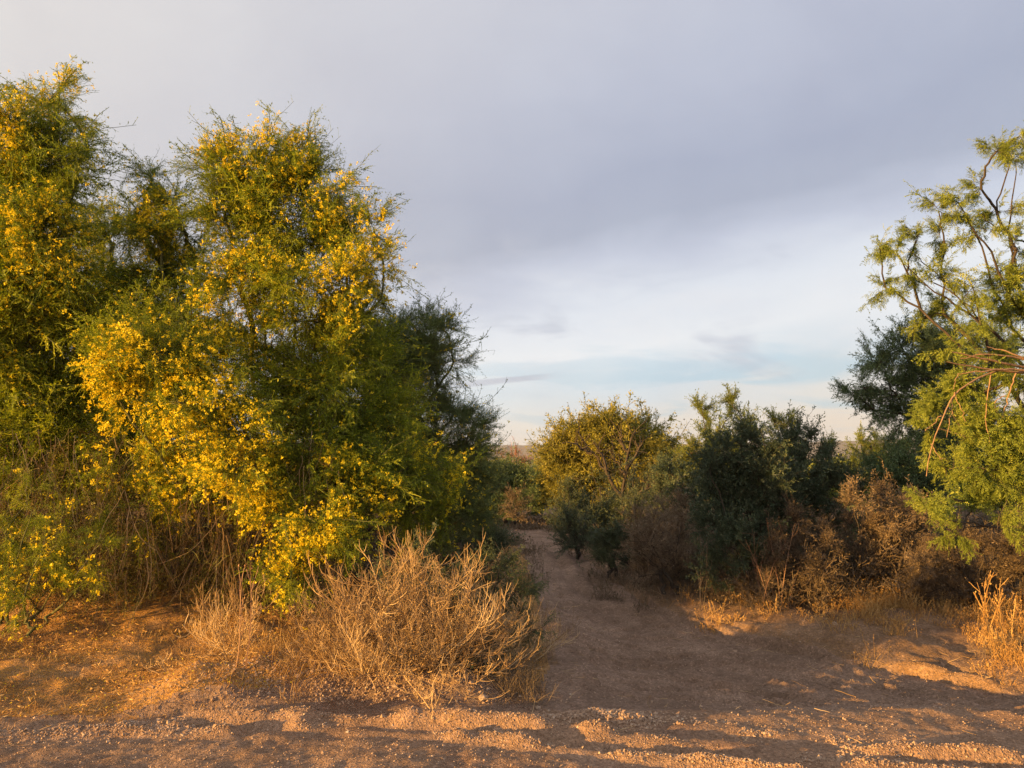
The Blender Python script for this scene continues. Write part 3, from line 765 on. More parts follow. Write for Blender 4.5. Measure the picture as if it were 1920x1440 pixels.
# ------------------------------------------------------------------ right side trees
rt = plant('mesquite_tree', 'feathery sunlit mesquite tree leaning in from the right edge', 'tree', (5.35, 7.9, hz(5.35, 7.9)), LB([
    (1912, 255, 26, 0, .45), (1900, 295, 30, 0, .45), (1868, 285, 18, 0, .45), (1840, 355, 34, 0, .55), (1800, 385, 34, 0, .55), (1760, 395, 28, 0, .55), (1870, 400, 42, 0, .55), (1830, 440, 45, 0, .55), (1770, 450, 42, 0, .55), (1720, 450, 30, 0, .55), (1905, 470, 45, 0, .55),
    (1680, 470, 24, 0, .45), (1650, 468, 15, 0, .45), (1700, 510, 32, 0, .45), (1660, 540, 18, 0, .45), (1750, 530, 42, 0, .45), (1820, 530, 48, 0, .55), (1890, 560, 50, .2, 1.2), (1930, 600, 50, .2, 1.2), (1770, 590, 30, 0, .45), (1730, 600, 22, .3, .7), (1840, 610, 40, 0, .45),
    (1800, 650, 36, -.3, .9), (1860, 690, 42, -.2), (1910, 720, 50, -.2, 1.2), (1830, 740, 48, -.4, 1.2), (1775, 760, 42, -.3, 1.1), (1740, 800, 30, -.2, 1), (1870, 800, 55, -.5, 1.3), (1810, 820, 48, -.5, 1.2), (1920, 840, 50, -.5, 1.3),
    (1850, 880, 50, -.6, 1.3), (1780, 880, 38, -.5, 1.1), (1900, 920, 45, -.6, 1.2), (1770, 940, 34, -.6, 1.1), (1740, 960, 22, -.6, .9), (1820, 950, 38, -.6, 1.1), (1800, 1000, 26, -.6, .9), (1870, 985, 28, -.6, .9), (1940, 960, 40, -.5)], 7.6, seed=8),
    'mesquite', 'bark_dark', 17, br=19, tw=13, pinnate=True, tw_len=0.27, droop=0.3, up=0.2, r0=0.06, fork_h=1.3, spread=0.4)
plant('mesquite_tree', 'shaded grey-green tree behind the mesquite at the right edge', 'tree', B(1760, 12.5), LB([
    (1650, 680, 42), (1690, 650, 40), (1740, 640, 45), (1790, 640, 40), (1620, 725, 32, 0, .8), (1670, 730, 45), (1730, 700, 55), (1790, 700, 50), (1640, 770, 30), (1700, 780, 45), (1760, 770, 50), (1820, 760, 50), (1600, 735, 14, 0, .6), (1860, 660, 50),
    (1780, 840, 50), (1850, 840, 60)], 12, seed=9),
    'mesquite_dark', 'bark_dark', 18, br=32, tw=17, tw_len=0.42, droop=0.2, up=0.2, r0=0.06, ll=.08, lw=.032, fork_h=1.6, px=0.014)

# dead limbs on the right tree
def px_curve(pts, K, rng, jit=0.006):
    """smooth line through (u, v, depth) points"""
    P = np.array([at(*p) for p in pts]); s = np.linspace(0, len(P) - 1, K); o = np.stack([np.interp(s, np.arange(len(P)), P[:, i]) for i in range(3)], -1)
    o2 = o.copy(); o2[1:-1] = (o[:-2] + o[1:-1] * 2 + o[2:]) / 4
    o2[1:-1] += rng.normal(0, jit, (K - 2, 3)); return o2
rng = np.random.default_rng(31)
A = Acc()
for pts, r_0, r_1 in [([(1990, 700, 7.2), (1920, 690, 7.1), (1850, 672, 7.0), (1785, 660, 6.9)], .022, .006), ([(1990, 700, 7.1), (1915, 700, 7.0), (1830, 688, 6.9), (1775, 678, 6.8)], .018, .005),
                      ([(1990, 690, 7.2), (1900, 668, 7.1), (1840, 664, 7.0), (1800, 672, 7.0)], .015, .005), ([(1980, 705, 7.0), (1900, 690, 6.9), (1850, 696, 6.8), (1810, 700, 6.8)], .016, .005),
                      ([(1985, 690, 7.1), (1930, 676, 7.0), (1880, 655, 7.0), (1850, 650, 7.0)], .013, .004),
                      ([(1880, 692, 7.0), (1830, 710, 6.9), (1790, 735, 6.8), (1765, 780, 6.75), (1745, 840, 6.7), (1737, 893, 6.7)], .011, .004), ([(1790, 735, 6.8), (1785, 770, 6.8), (1775, 820, 6.8)], .006, .003),
                      ([(1765, 780, 6.75), (1745, 800, 6.75), (1735, 808, 6.75)], .005, .003), ([(1745, 832, 6.7), (1760, 858, 6.7), (1772, 860, 6.7)], .005, .002), ([(1858, 700, 6.9), (1850, 740, 6.9), (1848, 790, 6.9), (1860, 860, 6.9)], .007, .003),
                      ([(1905, 700, 6.9), (1890, 745, 6.9), (1875, 790, 6.9)], .008, .004), ([(1810, 700, 6.9), (1795, 700, 6.9), (1788, 730, 6.9)], .006, .003), ([(1885, 742, 6.9), (1866, 750, 6.9), (1864, 770, 6.9), (1880, 784, 6.9)], .005, .003),
                      ([(1788, 738, 6.8), (1800, 760, 6.8), (1810, 790, 6.8)], .005, .003)]:
    A = Acc(); c = px_curve(pts, 12, rng); tubes(A, c[None], np.linspace(r_0, r_1, 12)[None] * .9, 5)
    dl = A.build('dead_limb', M['bark_pale'], rt, smooth=True, origin=tuple(rt.location)); dl['label'] = 'bare orange-brown dead limb'
A = Acc()
for pts, r_0, r_1 in [([(2010, 760, 7.9), (1930, 700, 7.8), (1880, 640, 7.7), (1820, 590, 7.6), (1750, 545, 7.6), (1690, 490, 7.6)], .035, .006), ([(1990, 720, 7.9), (1905, 620, 7.8), (1860, 540, 7.7), (1840, 450, 7.6), (1800, 395, 7.6)], .03, .006),
                      ([(1990, 620, 7.9), (1930, 460, 7.8), (1870, 430, 7.7), (1840, 400, 7.6)], .02, .005), ([(1880, 640, 7.7), (1800, 560, 7.6), (1740, 500, 7.6), (1700, 465, 7.5)], .016, .004), ([(1985, 700, 7.9), (1920, 580, 7.8), (1890, 430, 7.8), (1905, 300, 7.7)], .03, .006),
                      ([(1980, 1010, 7.6), (1880, 990, 7.3), (1780, 975, 7.0), (1690, 965, 6.9)], .02, .006), ([(1960, 1000, 7.5), (1830, 985, 7.2), (1720, 1010, 7.0)], .014, .004)]:
    A = Acc(); c = px_curve(pts, 16, rng, 0.01); tubes(A, c[None], np.linspace(r_0, r_1, 16)[None] * .7, 6); A.build('limb', M['bark_dark'], rt, smooth=True, origin=tuple(rt.location))

# ------------------------------------------------------------------ middle distance
MID = dict(nl=2, droop=0.1, up=0.4, tw_len=0.30, tl_len=0.12, core=0.5)
def midplant(name, label, cat, u, Y, lobes, mat, seed, bark='bark_dark', s=1.0, group=None, **kw):
    k = Y / 10.0
    p = dict(nl=4, droop=0.1, up=0.4, tw_len=0.30 * k ** .8, ll=.085, lw=.04, tww=.014, core=0.5, r0=0.022 * k ** .5, fork_h=0.25, px=0.01 * k, stems=2, br=27, tw=16, wild=.5)
    p.update(kw)
    if cat != 'tree':
        # growth reaches down to the ground
        us = [l[0] for l in lobes]; lo, hi = min(us), max(us); r = 30; Yg = Y
        vg = 878 + FPX * (CAM_H - hz((u - 960) / FPX * Y, Y)) / Y
        if hi - lo > 30: lobes = lobes + [(lo + (hi - lo) * t, vg - r * .7, r * .9) for t in np.linspace(.08, .92, max(2, int((hi - lo) / 45)))] + [(lo + (hi - lo) * t, vg - r * 1.9, r) for t in np.linspace(.15, .85, max(2, int((hi - lo) / 50)))]
    return plant(name, label, cat, B(u, Y), LB(lobes, Y, seed=seed, dj=0.3 * k), mat, bark, seed, group=group, **p)

midplant('golden_tree', 'rounded golden-green tree catching the sun beyond the path', 'tree', 1140, 22, [
    (1060, 850, 38), (1100, 830, 40), (1150, 815, 38), (1200, 835, 42), (1235, 850, 30), (1130, 860, 50), (1180, 880, 50), (1060, 890, 42), (1110, 900, 45), (1030, 880, 20), (1040, 920, 30), (1090, 940, 45), (1160, 930, 50), (1220, 900, 40), (1035, 850, 18), (1150, 850, 50), (1090, 870, 45), (1220, 860, 30)], 'golden', 41, fork_h=.6, br=42)
midplant('bare_tree', 'dark nearly leafless tree standing in front of the golden tree', 'tree', 1170, 18, [
    (1190, 870, 35, 0, .35), (1150, 890, 30, 0, .4), (1220, 900, 35, 0, .5), (1130, 930, 35, 0, .6), (1200, 940, 45, 0, .8), (1250, 930, 40, 0, .8)], 'creosote', 42, tw=8, nl=0)
rng = np.random.default_rng(43); A = Acc(); b0 = B(1170, 17.6)
bt = [o for o in bpy.data.objects if o.name == 'bare_tree'][0]
for pts in [[(1170, 1000), (1165, 940), (1172, 880), (1180, 840), (1188, 812)], [(1166, 930), (1140, 890), (1110, 850), (1082, 808)], [(1174, 880), (1195, 850), (1205, 830)], [(1180, 850), (1168, 830), (1160, 815)], [(1140, 890), (1128, 850), (1118, 838)],
            [(1168, 950), (1200, 920), (1235, 905)], [(1172, 890), (1160, 870), (1150, 850)], [(1110, 850), (1085, 840), (1078, 830)], [(1168, 985), (1130, 970), (1128, 940)], [(1168, 960), (1215, 945), (1250, 925)]]:
    A = Acc(); c = px_curve([p + (17.6,) for p in pts], 9, rng, 0.03); tubes(A, c[None], np.linspace(.045, .012, 9)[None], 4)
    S, T, _ = along(c[None], rng, 9, .3, 1); tp = curves(S, T * .5 + rng.normal(0, .6, S.shape) + [0, 0, .5], rng.uniform(.2, .6, 9), 4, np.zeros(3), .15, rng); tubes(A, tp, np.tile(np.linspace(.012, .006, 4), (9, 1)), 3); A.build('limb', M['bark_dark'], bt, smooth=True, origin=tuple(bt.location))

midplant('green_shrub', 'grey-green shrub at the right edge of the path below the golden tree', 'shrub', 1100, 15, [(1070, 960, 32), (1110, 970, 34), (1150, 975, 32), (1050, 985, 22), (1090, 1000, 30), (1190, 965, 34), (1060, 935, 25), (1225, 960, 26)], 'sage', 44)
midplant('twiggy_shrub', 'dark leafless shrub beside the undercut bend of the path', 'shrub', 1085, 13.2, [(1075, 1000, 24), (1098, 995, 22), (1065, 985, 14)], 'creosote', 45, nl=0)
midplant('dark_shrub', 'dark green shrub closing the far left side of the path', 'shrub', 915, 22.5, [(900, 930, 40), (940, 910, 36), (975, 900, 30), (920, 960, 35), (960, 950, 32), (890, 970, 35), (950, 885, 20)], 'mesquite_dark', 46)
midplant('dark_shrub', 'dark shrub where the path bends out of sight', 'shrub', 1010, 27, [(1000, 905, 22), (1020, 920, 20), (985, 915, 20), (1010, 945, 12), (1030, 940, 14)], 'mesquite_dark', 47)
midplant('dry_shrub', 'small rust-coloured dry shrub at the far end of the path', 'shrub', 963, 21, [(962, 955, 11), (964, 970, 10), (961, 942, 7)], 'drybrown', 48, nl=1)
midplant('sage_bush', 'low grey-green bush between the flowering trees and the path', 'bush', 900, 11.5, [(880, 1010, 32), (915, 1010, 26), (850, 1040, 32), (935, 1030, 18), (900, 1050, 30)], 'sage', 49)
for i, (u, v, r, mt, lab) in enumerate([(915, 868, 22, 'golden', 'sunlit golden tree far down the path, nearest the dark green tree'), (945, 872, 18, 'bright', 'bright green tree far down the path'), (998, 878, 20, 'golden', 'pale golden tree far down the path below the hill'),
                                   (975, 885, 18, 'golden', 'small olive tree far down the path beneath the reddish one')]):
    midplant('distant_tree', lab, 'tree', u, 42 + 3 * i, [(u - r * .6, v + 22, r * .6), (u + r * .6, v + 18, r * .6), (u, v + 14, r * .5), (u, v + 32, r)], mt, 50 + i, group='trees beyond the end of the path')
midplant('distant_tree', 'reddish bare-looking tree far off in front of the hill', 'tree', 968, 52, [(966, 858, 11), (972, 866, 11), (964, 874, 12), (985, 872, 8)], 'pinkish', 55, nl=0)

def belt():
    rng = np.random.default_rng(57); n = 420; Y = rng.uniform(26, 110, n) ; X = rng.uniform(-1.1, 1.1, n) * Y
    k = ~((np.abs(X / Y - 0.01) < .05) & (Y < 70)); X, Y = X[k], Y[k]; n = len(X); R = rng.uniform(.5, 1.25, n) * np.clip(Y / 45, 1, 1.5); m = 90
    i = np.repeat(np.arange(n), m); d = nrm(rng.normal(size=(n * m, 3))); d[:, 2] = np.abs(d[:, 2]); r = rng.uniform(.55, 1, n * m)[:, None]
    P = np.column_stack([X[i], Y[i], height(X, Y)[i]]) + d * r * R[i][:, None] * [1, 1, 1.0] + fbm(d[:, 0] * 3 + i, d[:, 1] * 3, 5, 2)[:, None] * d * .5
    obs = spray_objects('belt', [M['mesquite'], M['bark_dark']], 6, spray_leafy(26, .4, 5, .16, .08, .02, .1, .6))
    o = scatter('distant_woodland', P, d + [0, 0, .5], .75 * rng.uniform(.6, 1.2, n * m), np.repeat(rng.uniform(-.35, .45, n), m), obs, [M['mesquite'], M['bark_dark']], rng=rng)
    tag(o, 'low desert woodland spreading over the plain beyond the bushes', 'woodland', kind='stuff')
belt()

DARK = dict(up=0.6)
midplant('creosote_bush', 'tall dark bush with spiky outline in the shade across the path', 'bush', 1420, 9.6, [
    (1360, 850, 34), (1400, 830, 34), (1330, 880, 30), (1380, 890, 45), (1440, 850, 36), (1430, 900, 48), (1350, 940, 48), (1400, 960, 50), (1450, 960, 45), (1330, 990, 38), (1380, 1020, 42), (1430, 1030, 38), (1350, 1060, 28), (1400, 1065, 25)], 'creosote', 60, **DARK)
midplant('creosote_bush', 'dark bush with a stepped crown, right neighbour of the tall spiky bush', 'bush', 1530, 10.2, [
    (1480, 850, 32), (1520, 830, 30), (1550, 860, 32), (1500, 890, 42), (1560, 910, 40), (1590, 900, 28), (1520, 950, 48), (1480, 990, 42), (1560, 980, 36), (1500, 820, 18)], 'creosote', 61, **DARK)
midplant('green_tree', 'sunlit yellow-green tree with upright shoots behind the tall dark bush', 'tree', 1350, 17.5, [
    (1325, 790, 12), (1316, 768, 7), (1374, 775, 13), (1370, 755, 8), (1340, 830, 26), (1375, 820, 26), (1305, 850, 22), (1410, 830, 20), (1350, 870, 40), (1270, 870, 25), (1300, 890, 35), (1400, 800, 10)], 'bright', 62, up=.9)
midplant('green_tree', 'yellow-green treetop showing between the two dark bushes', 'tree', 1470, 18.5, [(1452, 795, 10), (1475, 800, 13), (1460, 825, 20), (1490, 830, 18), (1470, 870, 35), (1560, 850, 18)], 'bright', 63, up=.9)
midplant('green_tree', 'sunlit rounded treetop left of the mesquite, above the brown shrubs', 'tree', 1650, 17, [(1640, 835, 22), (1670, 845, 26), (1620, 860, 20), (1650, 880, 30), (1700, 850, 28), (1600, 880, 20), (1615, 835, 9)], 'bright', 64)
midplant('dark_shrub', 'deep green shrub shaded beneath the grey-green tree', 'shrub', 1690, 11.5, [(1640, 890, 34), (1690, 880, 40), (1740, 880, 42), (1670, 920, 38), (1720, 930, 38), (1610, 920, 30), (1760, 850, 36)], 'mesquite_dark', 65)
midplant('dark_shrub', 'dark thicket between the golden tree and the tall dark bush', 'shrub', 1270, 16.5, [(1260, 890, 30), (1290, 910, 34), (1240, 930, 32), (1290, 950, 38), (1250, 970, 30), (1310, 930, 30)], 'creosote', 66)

DRY = dict(nl=1, up=0.5, leafmat=None)
def dry(name, label, u, Y, lobes, mat, seed, **kw):
    p = dict(nl=1, up=0.6, core=.6); p.update(kw)
    return midplant(name, label, 'shrub', u, Y, lobes, mat, seed, **p)
dry('dry_shrub', 'brown dry shrub leaning against the left flank of the tall dark bush', 1240, 10.3, [(1200, 980, 30), (1240, 970, 32), (1280, 960, 30), (1220, 1020, 36), (1270, 1010, 36), (1190, 1030, 24), (1245, 1060, 32)], 'drytan', 70)
dry('dry_shrub', 'olive-brown dry shrub on the bank nearest the path bend', 1150, 11.6, [(1130, 1030, 24), (1160, 1030, 26), (1140, 1060, 22), (1180, 1060, 24)], 'sage', 71)
dry('dry_shrub', 'wide greyish-brown dry shrub beneath the deep green shrub', 1640, 9.6, [(1600, 950, 30), (1640, 945, 34), (1680, 955, 34), (1720, 960, 30), (1610, 990, 36), (1660, 995, 38), (1710, 1000, 36), (1740, 985, 28), (1640, 1035, 30)], 'drytan', 72)
dry('dry_shrub', 'reddish-brown dry shrub in front of the tall dark bush', 1480, 9.3, [(1450, 1000, 26), (1490, 985, 28), (1530, 1000, 28), (1470, 1030, 30), (1515, 1035, 32), (1550, 1030, 26), (1490, 1070, 30), (1440, 1060, 24)], 'drybrown', 73)
dry('dry_shrub', 'brown dry shrub under the drooping mesquite boughs', 1800, 8.7, [(1760, 1030, 26), (1800, 1040, 28), (1840, 1030, 30), (1720, 1050, 26), (1880, 1040, 30), (1770, 1075, 26)], 'drybrown', 74)
dry('dry_shrub', 'dark brown leafless undergrowth filling the right edge below the mesquite', 1930, 8.6, [(1900, 1030, 45), (1950, 1000, 45), (1930, 1070, 40)], 'drybrown', 75, nl=0)

def undergrowth():
    rng = np.random.default_rng(88); obs = spray_objects('under', [M['drybrown'], M['bark_dark']], 6, spray_leafy(26, .34, 2, .05, .028, .012, -.1, .6))
    x = rng.uniform(.6, 10, 14000); y = rng.uniform(7.0, 15.5, 14000); sd = path_sd(x, y)
    k = (sd > .3) & (y > 8.6 + .08 * x) & (fbm(x * 1.1, y * 1.1, 45, 3) > .36 + .25 * rng.random(len(x))); x, y, sd = x[k][:5200], y[k][:5200], sd[k][:5200]; n = len(x)
    h = (.13 + .30 * ss(sd, .1, 1.2)) * rng.uniform(.5, 1.3, n) * (.6 + .8 * fbm(x * .9, y * .9, 46, 2))
    o = scatter('dry_undergrowth', np.column_stack([x, y, height(x, y)]), rng.normal(0, .45, (n, 3)) + [0, 0, 1], h, rng.normal(0, .1, n) + .3 * (fbm(x * .8, y * .8, 47, 2) - .5), obs, [M['drybrown'], M['bark_dark']], rng=rng, roll=3)
    tag(o, 'knee-high brown dry undergrowth covering the shaded ground right of the path', 'undergrowth', kind='stuff')
    x = rng.uniform(-9, -.6, 9000); y = rng.uniform(7.7, 13, 9000); k = (path_sd(x, y) > .3) & (fbm(x * 1.1, y * 1.1, 48, 3) > .3 + .25 * rng.random(9000)); x, y = x[k][:3600], y[k][:3600]; n = len(x)
    o = scatter('dry_undergrowth', np.column_stack([x, y, height(x, y)]), rng.normal(0, .5, (n, 3)) + [0, 0, 1], rng.uniform(.2, .65, n) * ss(y, 6.8, 9.5), rng.normal(-.1, .12, n), obs, [M['drybrown'], M['bark_dark']], rng=rng, roll=3)
    tag(o, 'dark brown dry undergrowth in the gloom under the flowering trees', 'undergrowth', kind='stuff')
undergrowth()

# tall dry stalks
def stalks(name, label, u, v_base, n, h, spread_m, mat, seed, w=0.005, cat='plant', Y=None, lean=0.25):
    rng = np.random.default_rng(seed)
    b = np.array(B(u, Y)) if Y else gp(u, v_base)
    root = thing(name, b, label, cat); A = Acc()
    S = b + rng.normal(0, 1, (n, 3)) * [spread_m, spread_m * .6, 0]; S[:, 2] = height(S[:, 0], S[:, 1]) - 0.02
    D = rng.normal(0, lean, (n, 3)) + [0, 0, 1]; L = h * rng.uniform(.6, 1.05, n)
    P = curves(S, D, L, 7, np.zeros(3), .06, rng); t = rng.random(n)
    tubes(A, P, np.linspace(w, w * .5, 7)[None].repeat(n, 0), 3, t)
    S2, T2, p2 = along(P, rng, 7, .3, 1); Q = curves(S2, T2 + rng.normal(0, .5, S2.shape) + [0, 0, .3], rng.uniform(.08, .25, len(S2)) * h, 5, np.array([0, 0, .4]), .1, rng)
    tubes(A, Q, np.linspace(w * .55, w * .3, 5)[None].repeat(len(Q), 0), 3, t[p2])
    S3, T3, p3 = along(Q, rng, 4, .3, 1); leaves(A, S3, T3 + rng.normal(0, .5, S3.shape), w * 4, w * 2, rng, rng.random(len(S3)))
    A.build('stem', M[mat], root, origin=b); return root
stalks('dry_stalks', 'tall reddish dry stalks standing in front of the tall dark bush', 1440, 1080, 8, 1.0, 0.14, 'redstem', 80, Y=9.1, w=.004)
stalks('dry_stalks', 'single pale dry stalk rising above the brown shrub left of the dark bush', 1300, 1080, 3, 1.0, 0.05, 'drybrown', 81, Y=9.3)
stalks('dry_stalks', 'forked sunlit dry stalks under the tip of the mesquite boughs', 1832, 1120, 7, 0.62, 0.04, 'straw', 82, Y=7.6, w=.006)
stalks('dry_stalks', 'sunlit dry stalks right of the forked ones, by the right edge', 1880, 1150, 8, 0.5, 0.07, 'straw', 83, Y=7.3, w=.005)
stalks('dry_stalks', 'leaning red-brown stalk between the dead bush and the flowering trees', 455, 1250, 2, 0.9, 0.03, 'redstem', 84, w=.006, lean=.12)

# ------------------------------------------------------------------ the dry brush in the foreground
def dead_bush(name, label, base, n, L0, seed, mat='deadtwig', w=0.0045, flat_=0.35, sub=9, subsub=4, curl=1.2, dirs=None, cat='bush', root=None, part='stem', rise=.25):
    rng = np.random.default_rng(seed); base = np.array(base, float)
    if root is None: root = thing(name, base, label, cat)
    A = Acc()
    if dirs is None:
        a = rng.uniform(0, 2 * np.pi, n); e = rng.uniform(flat_, 1.45, n)
        D = nrm(np.stack([1.35 * np.cos(a) * np.cos(e), np.sin(a) * np.cos(e) * .8, np.sin(e)], -1))
    else:
        D = nrm(np.array(dirs, float)[rng.integers(0, len(dirs), n)] + rng.normal(0, .18, (n, 3)))
    S = base + rng.normal(0, .05, (n, 3)) * [1.4, 1, .1]
    L = L0 * rng.uniform(.6, 1.1, n)
    P = curves(S, D, L, 9, np.array([0, 0, rise]), .15, rng); t = rng.random(n)
    tubes(A, P, np.linspace(w, w * .45, 9)[None].repeat(n, 0), 4, t)
    S2, T2, p2 = along(P, rng, sub, .25, 1); side = rng.normal(0, .72, S2.shape)
    Q = curves(S2, T2 * .8 + side, L0 * rng.uniform(.12, .42, len(S2)), 8, np.array([0, 0, curl]) + rng.normal(0, .5, (len(S2), 3)), .12, rng)
    tubes(A, Q, np.linspace(w * .6, w * .3, 8)[None].repeat(len(Q), 0), 3, np.clip(t[p2] + rng.normal(0, .1, len(Q)), 0, 1))
    S3, T3, p3 = along(Q, rng, subsub, .2, 1)
    G = curves(S3, T3 + rng.normal(0, .6, S3.shape), L0 * rng.uniform(.05, .15, len(S3)), 5, np.array([0, 0, curl * .8]), .1, rng)
    tubes(A, G, np.linspace(w * .42, w * .22, 5)[None].repeat(len(G), 0), 3, np.clip(t[p2[p3]] + rng.normal(0, .1, len(G)), 0, 1))
    o = A.build(part, M[mat], root, origin=base); return root
bb = gp(770, 1262)
brush = dead_bush('dry_brush', 'big tangle of pale bare curling twigs at the corner of the road and path', bb, 42, .88, 91, sub=14, subsub=5, flat_=.02, w=.0033, rise=.08, curl=.95)
rg = np.random.default_rng(191); n_ = 460; d_ = nrm(rg.normal(size=(n_, 3))); d_[:, 2] = np.abs(d_[:, 2]); r_ = rg.uniform(.25, .72, (n_, 1))
scatter('fine_twigs', bb + d_ * r_ * [1.15, .8, .72] + [0, 0, .03], d_ + [0, 0, .25], rg.uniform(.16, .34, n_), rg.normal(0, .15, n_), spray_objects('deadfine', [M['deadtwig']] * 2, 6, spray_leafy(22, .36, 1, .04, .02, .009, -.5, .5)), [M['deadtwig']], brush, bb, rng=rg, roll=.6)
dead_bush('', '', bb + [0.02, -.05, .02], 12, 0.75, 92, dirs=[(1, -.1, .35), (1, .1, .2), (.9, -.3, .5)], root=brush, curl=1.3, w=.0065)
dead_bush('', '', bb + [-0.05, -.05, .02], 14, 0.85, 93, dirs=[(-1, -.05, .4), (-1, .2, .25), (-.8, -.2, .6)], root=brush, curl=1.0, w=.005)
dead_bush('', '', bb + [0.0, -.08, .1], 7, 0.30, 94, dirs=[(.15, -.5, -.55), (.5, -.3, -.3), (-.1, -.5, -.5)], root=brush, curl=0.2, w=.006, sub=4, subsub=1, rise=-.4)
# green growth inside and behind the brush
plant('leafy_bush', 'small-leaved green bush growing up through the right of the dry tangle', 'bush', gp(900, 1262), LB([
    (800, 1080, 60, 0, .9), (870, 1090, 55, 0, 1), (930, 1090, 45), (965, 1110, 34), (900, 1150, 55), (960, 1170, 45), (990, 1120, 28), (1000, 1180, 26), (940, 1060, 36), (820, 1170, 55, 0, 1), (740, 1190, 45, .1, .6), (780, 1230, 35, .1, .8), (930, 1225, 42), (870, 1220, 45, 0, .8), (760, 1130, 60, .1, .4)], 6.05, seed=10, dj=.15),
    'sage', 'bark_dark', 95, br=12, tw=11, nl=5, tw_len=.24, ll=.08, lw=.04, droop=.2, up=.4, r0=.012, fork_h=.05, stems=3)
dead_bush('dead_bush', 'smaller round tangle of bare twigs left of the big dry brush', gp(440, 1235), 26, 0.5, 96, sub=8, subsub=4, w=.0035)
dead_bush('fallen_branch', 'pale broken twig cluster lying on the orange litter at left', gp(300, 1262), 7, 0.22, 97, sub=6, subsub=3, w=.004, cat='branch', dirs=[(1, .1, .25), (-.8, .1, .4), (.3, .2, .6)])
dead_bush('dead_bush', 'grey leafless twigs reaching over the path right of the dry brush', gp(985, 1235), 16, 0.5, 98, sub=6, subsub=3, w=.003, dirs=[(.9, .1, .5), (.3, .2, .9), (1, -.1, .2)])

# hanging dry stems under the flowering trees
def hanging():
    rng = np.random.default_rng(101); A = Acc(); n = 1700
    u = rng.uniform(-60, 640, n); clump = vnoise(u / 28.0, u * 0, 7); keep = rng.random(n) < ss(clump, .25, .7) + .12; u = u[keep]; n = len(u)
    Y = rng.uniform(6.9, 8.3, n); v = rng.uniform(800, 1080, n)
    S = np.array([at(a, b, c) for a, b, c in zip(u, v, Y)])
    L = rng.uniform(.25, .85, n); zg = height(S[:, 0], S[:, 1]); L = np.minimum(L, S[:, 2] - zg - 0.02)
    ok = L > .1; S = S[ok]; L = L[ok]; n = len(S)
    P = curves(S, rng.normal(0, .22, (n, 3)) + [0, 0, -1], L, 8, rng.normal(0, .3, (n, 3)) + [0, 0, -.5], .14, rng)
    t = rng.random(n)
    w = rng.uniform(.0015, .004, n); tubes(A, P, w[:, None] * np.linspace(1, .55, 8)[None], 3, t, 1)
    S2, T2, p2 = along(P, rng, 6, .0, 1); Q = curves(S2, T2 * .4 + rng.normal(0, .6, S2.shape), rng.uniform(.04, .22, len(S2)), 5, np.array([0, 0, -1.0]), .15, rng)
    ribbons(A, Q, .004, .002, rng, t[p2])
    S3, T3, p3 = along(Q, rng, 2, .2, 1); leaves(A, S3, T3 + rng.normal(0, .8, S3.shape), .02, .008, rng, t[p2[p3]])
    o = A.build('hanging_dry_stems', [M['olive'], M['deadtwig']])
    n = 520; obs = spray_objects('hang', [M['olive'], M['drybrown']], 6, spray_leafy(30, .30, 2, .045, .02, .009, .9, .5))
    u = rng.uniform(-80, 620, n); v = rng.uniform(800, 1080, n) - 60 * (vnoise(u / 40., u * 0, 9) - .5); P = np.array([at(a, b, c) for a, b, c in zip(u, v, rng.uniform(7.3, 8.6, n))])
    scatter('hanging_sprays', P, rng.normal(0, .45, (n, 3)) + [0, 0, -1], rng.uniform(.3, .6, n), rng.normal(0, .22, n), obs, [M['olive'], M['drybrown']], o, rng=rng, roll=3); tag(o, 'brown curtain of dry stems hanging under the flowering trees', 'dry stems', kind='stuff')
hanging()

# ------------------------------------------------------------------ grasses, litter, gravel
def grass(name, label, regions, n, mat, seed, h=(.08, .25), w=.004, heads=True, lean=.35, px=1.0):
    """regions: (u0, v0, u1, v1, weight) boxes on the ground as they show"""
    rng = np.random.default_rng(seed); A = Acc(); W = np.array([r[4] for r in regions], float); W /= W.sum()
    for (u0, v0, u1, v1, _), wt in zip(regions, W):
        m = int(n * wt); k = max(6, m // 26); uu = rng.uniform(u0, u1, k); vv = rng.uniform(v0, v1, k)
        uu += rng.normal(0, .12 * (u1 - u0), k); vv += rng.normal(0, .12 * (v1 - v0), k); c = np.array([flat(a, b, 0.12) for a, b in zip(uu, vv)])
        pi = rng.integers(0, k, m); xy = c[pi] + rng.normal(0, .055, (m, 2)) * (c[pi][:, 1:] / 7)
        S = np.column_stack([xy, height(xy[:, 0], xy[:, 1]) - .01]); hh = rng.uniform(*h, k)[pi] * rng.uniform(.5, 1.1, m) * (1 if px == 1 else px)
        D = rng.normal(0, lean, (m, 3)) + [0, 0, 1]
        P = curves(S, D, hh, 5, np.array([0, 0, -.25]), .10, rng); t = np.clip(rng.random(k)[pi] * .5 + rng.random(m) * .5, 0, 1); ww = w * np.clip(xy[:, 1] / 7, .8, 3)
        ribbons(A, P, ww, ww * .5, rng, t)
        if heads:
            S2, T2, p2 = along(P, rng, 4, .55, 1); leaves(A, S2, T2 + rng.normal(0, .7, S2.shape), ww[p2] * 3.6, ww[p2] * 2, rng, t[p2])
    o = A.build(name, M[mat]); return tag(o, label, 'grass', kind='stuff')
grass('dry_grass', 'tall dry grass along the right bank, sunlit near the right edge', [(1590, 1100, 1920, 1160, 6), (1840, 1150, 1980, 1215, 2.5), (1330, 1095, 1600, 1130, 1.2), (1870, 1120, 1980, 1180, 1.6), (1500, 1050, 1800, 1100, 3), (1590, 1095, 1700, 1130, 1.8)], 9000, 'straw', 111, h=(.06, .24))
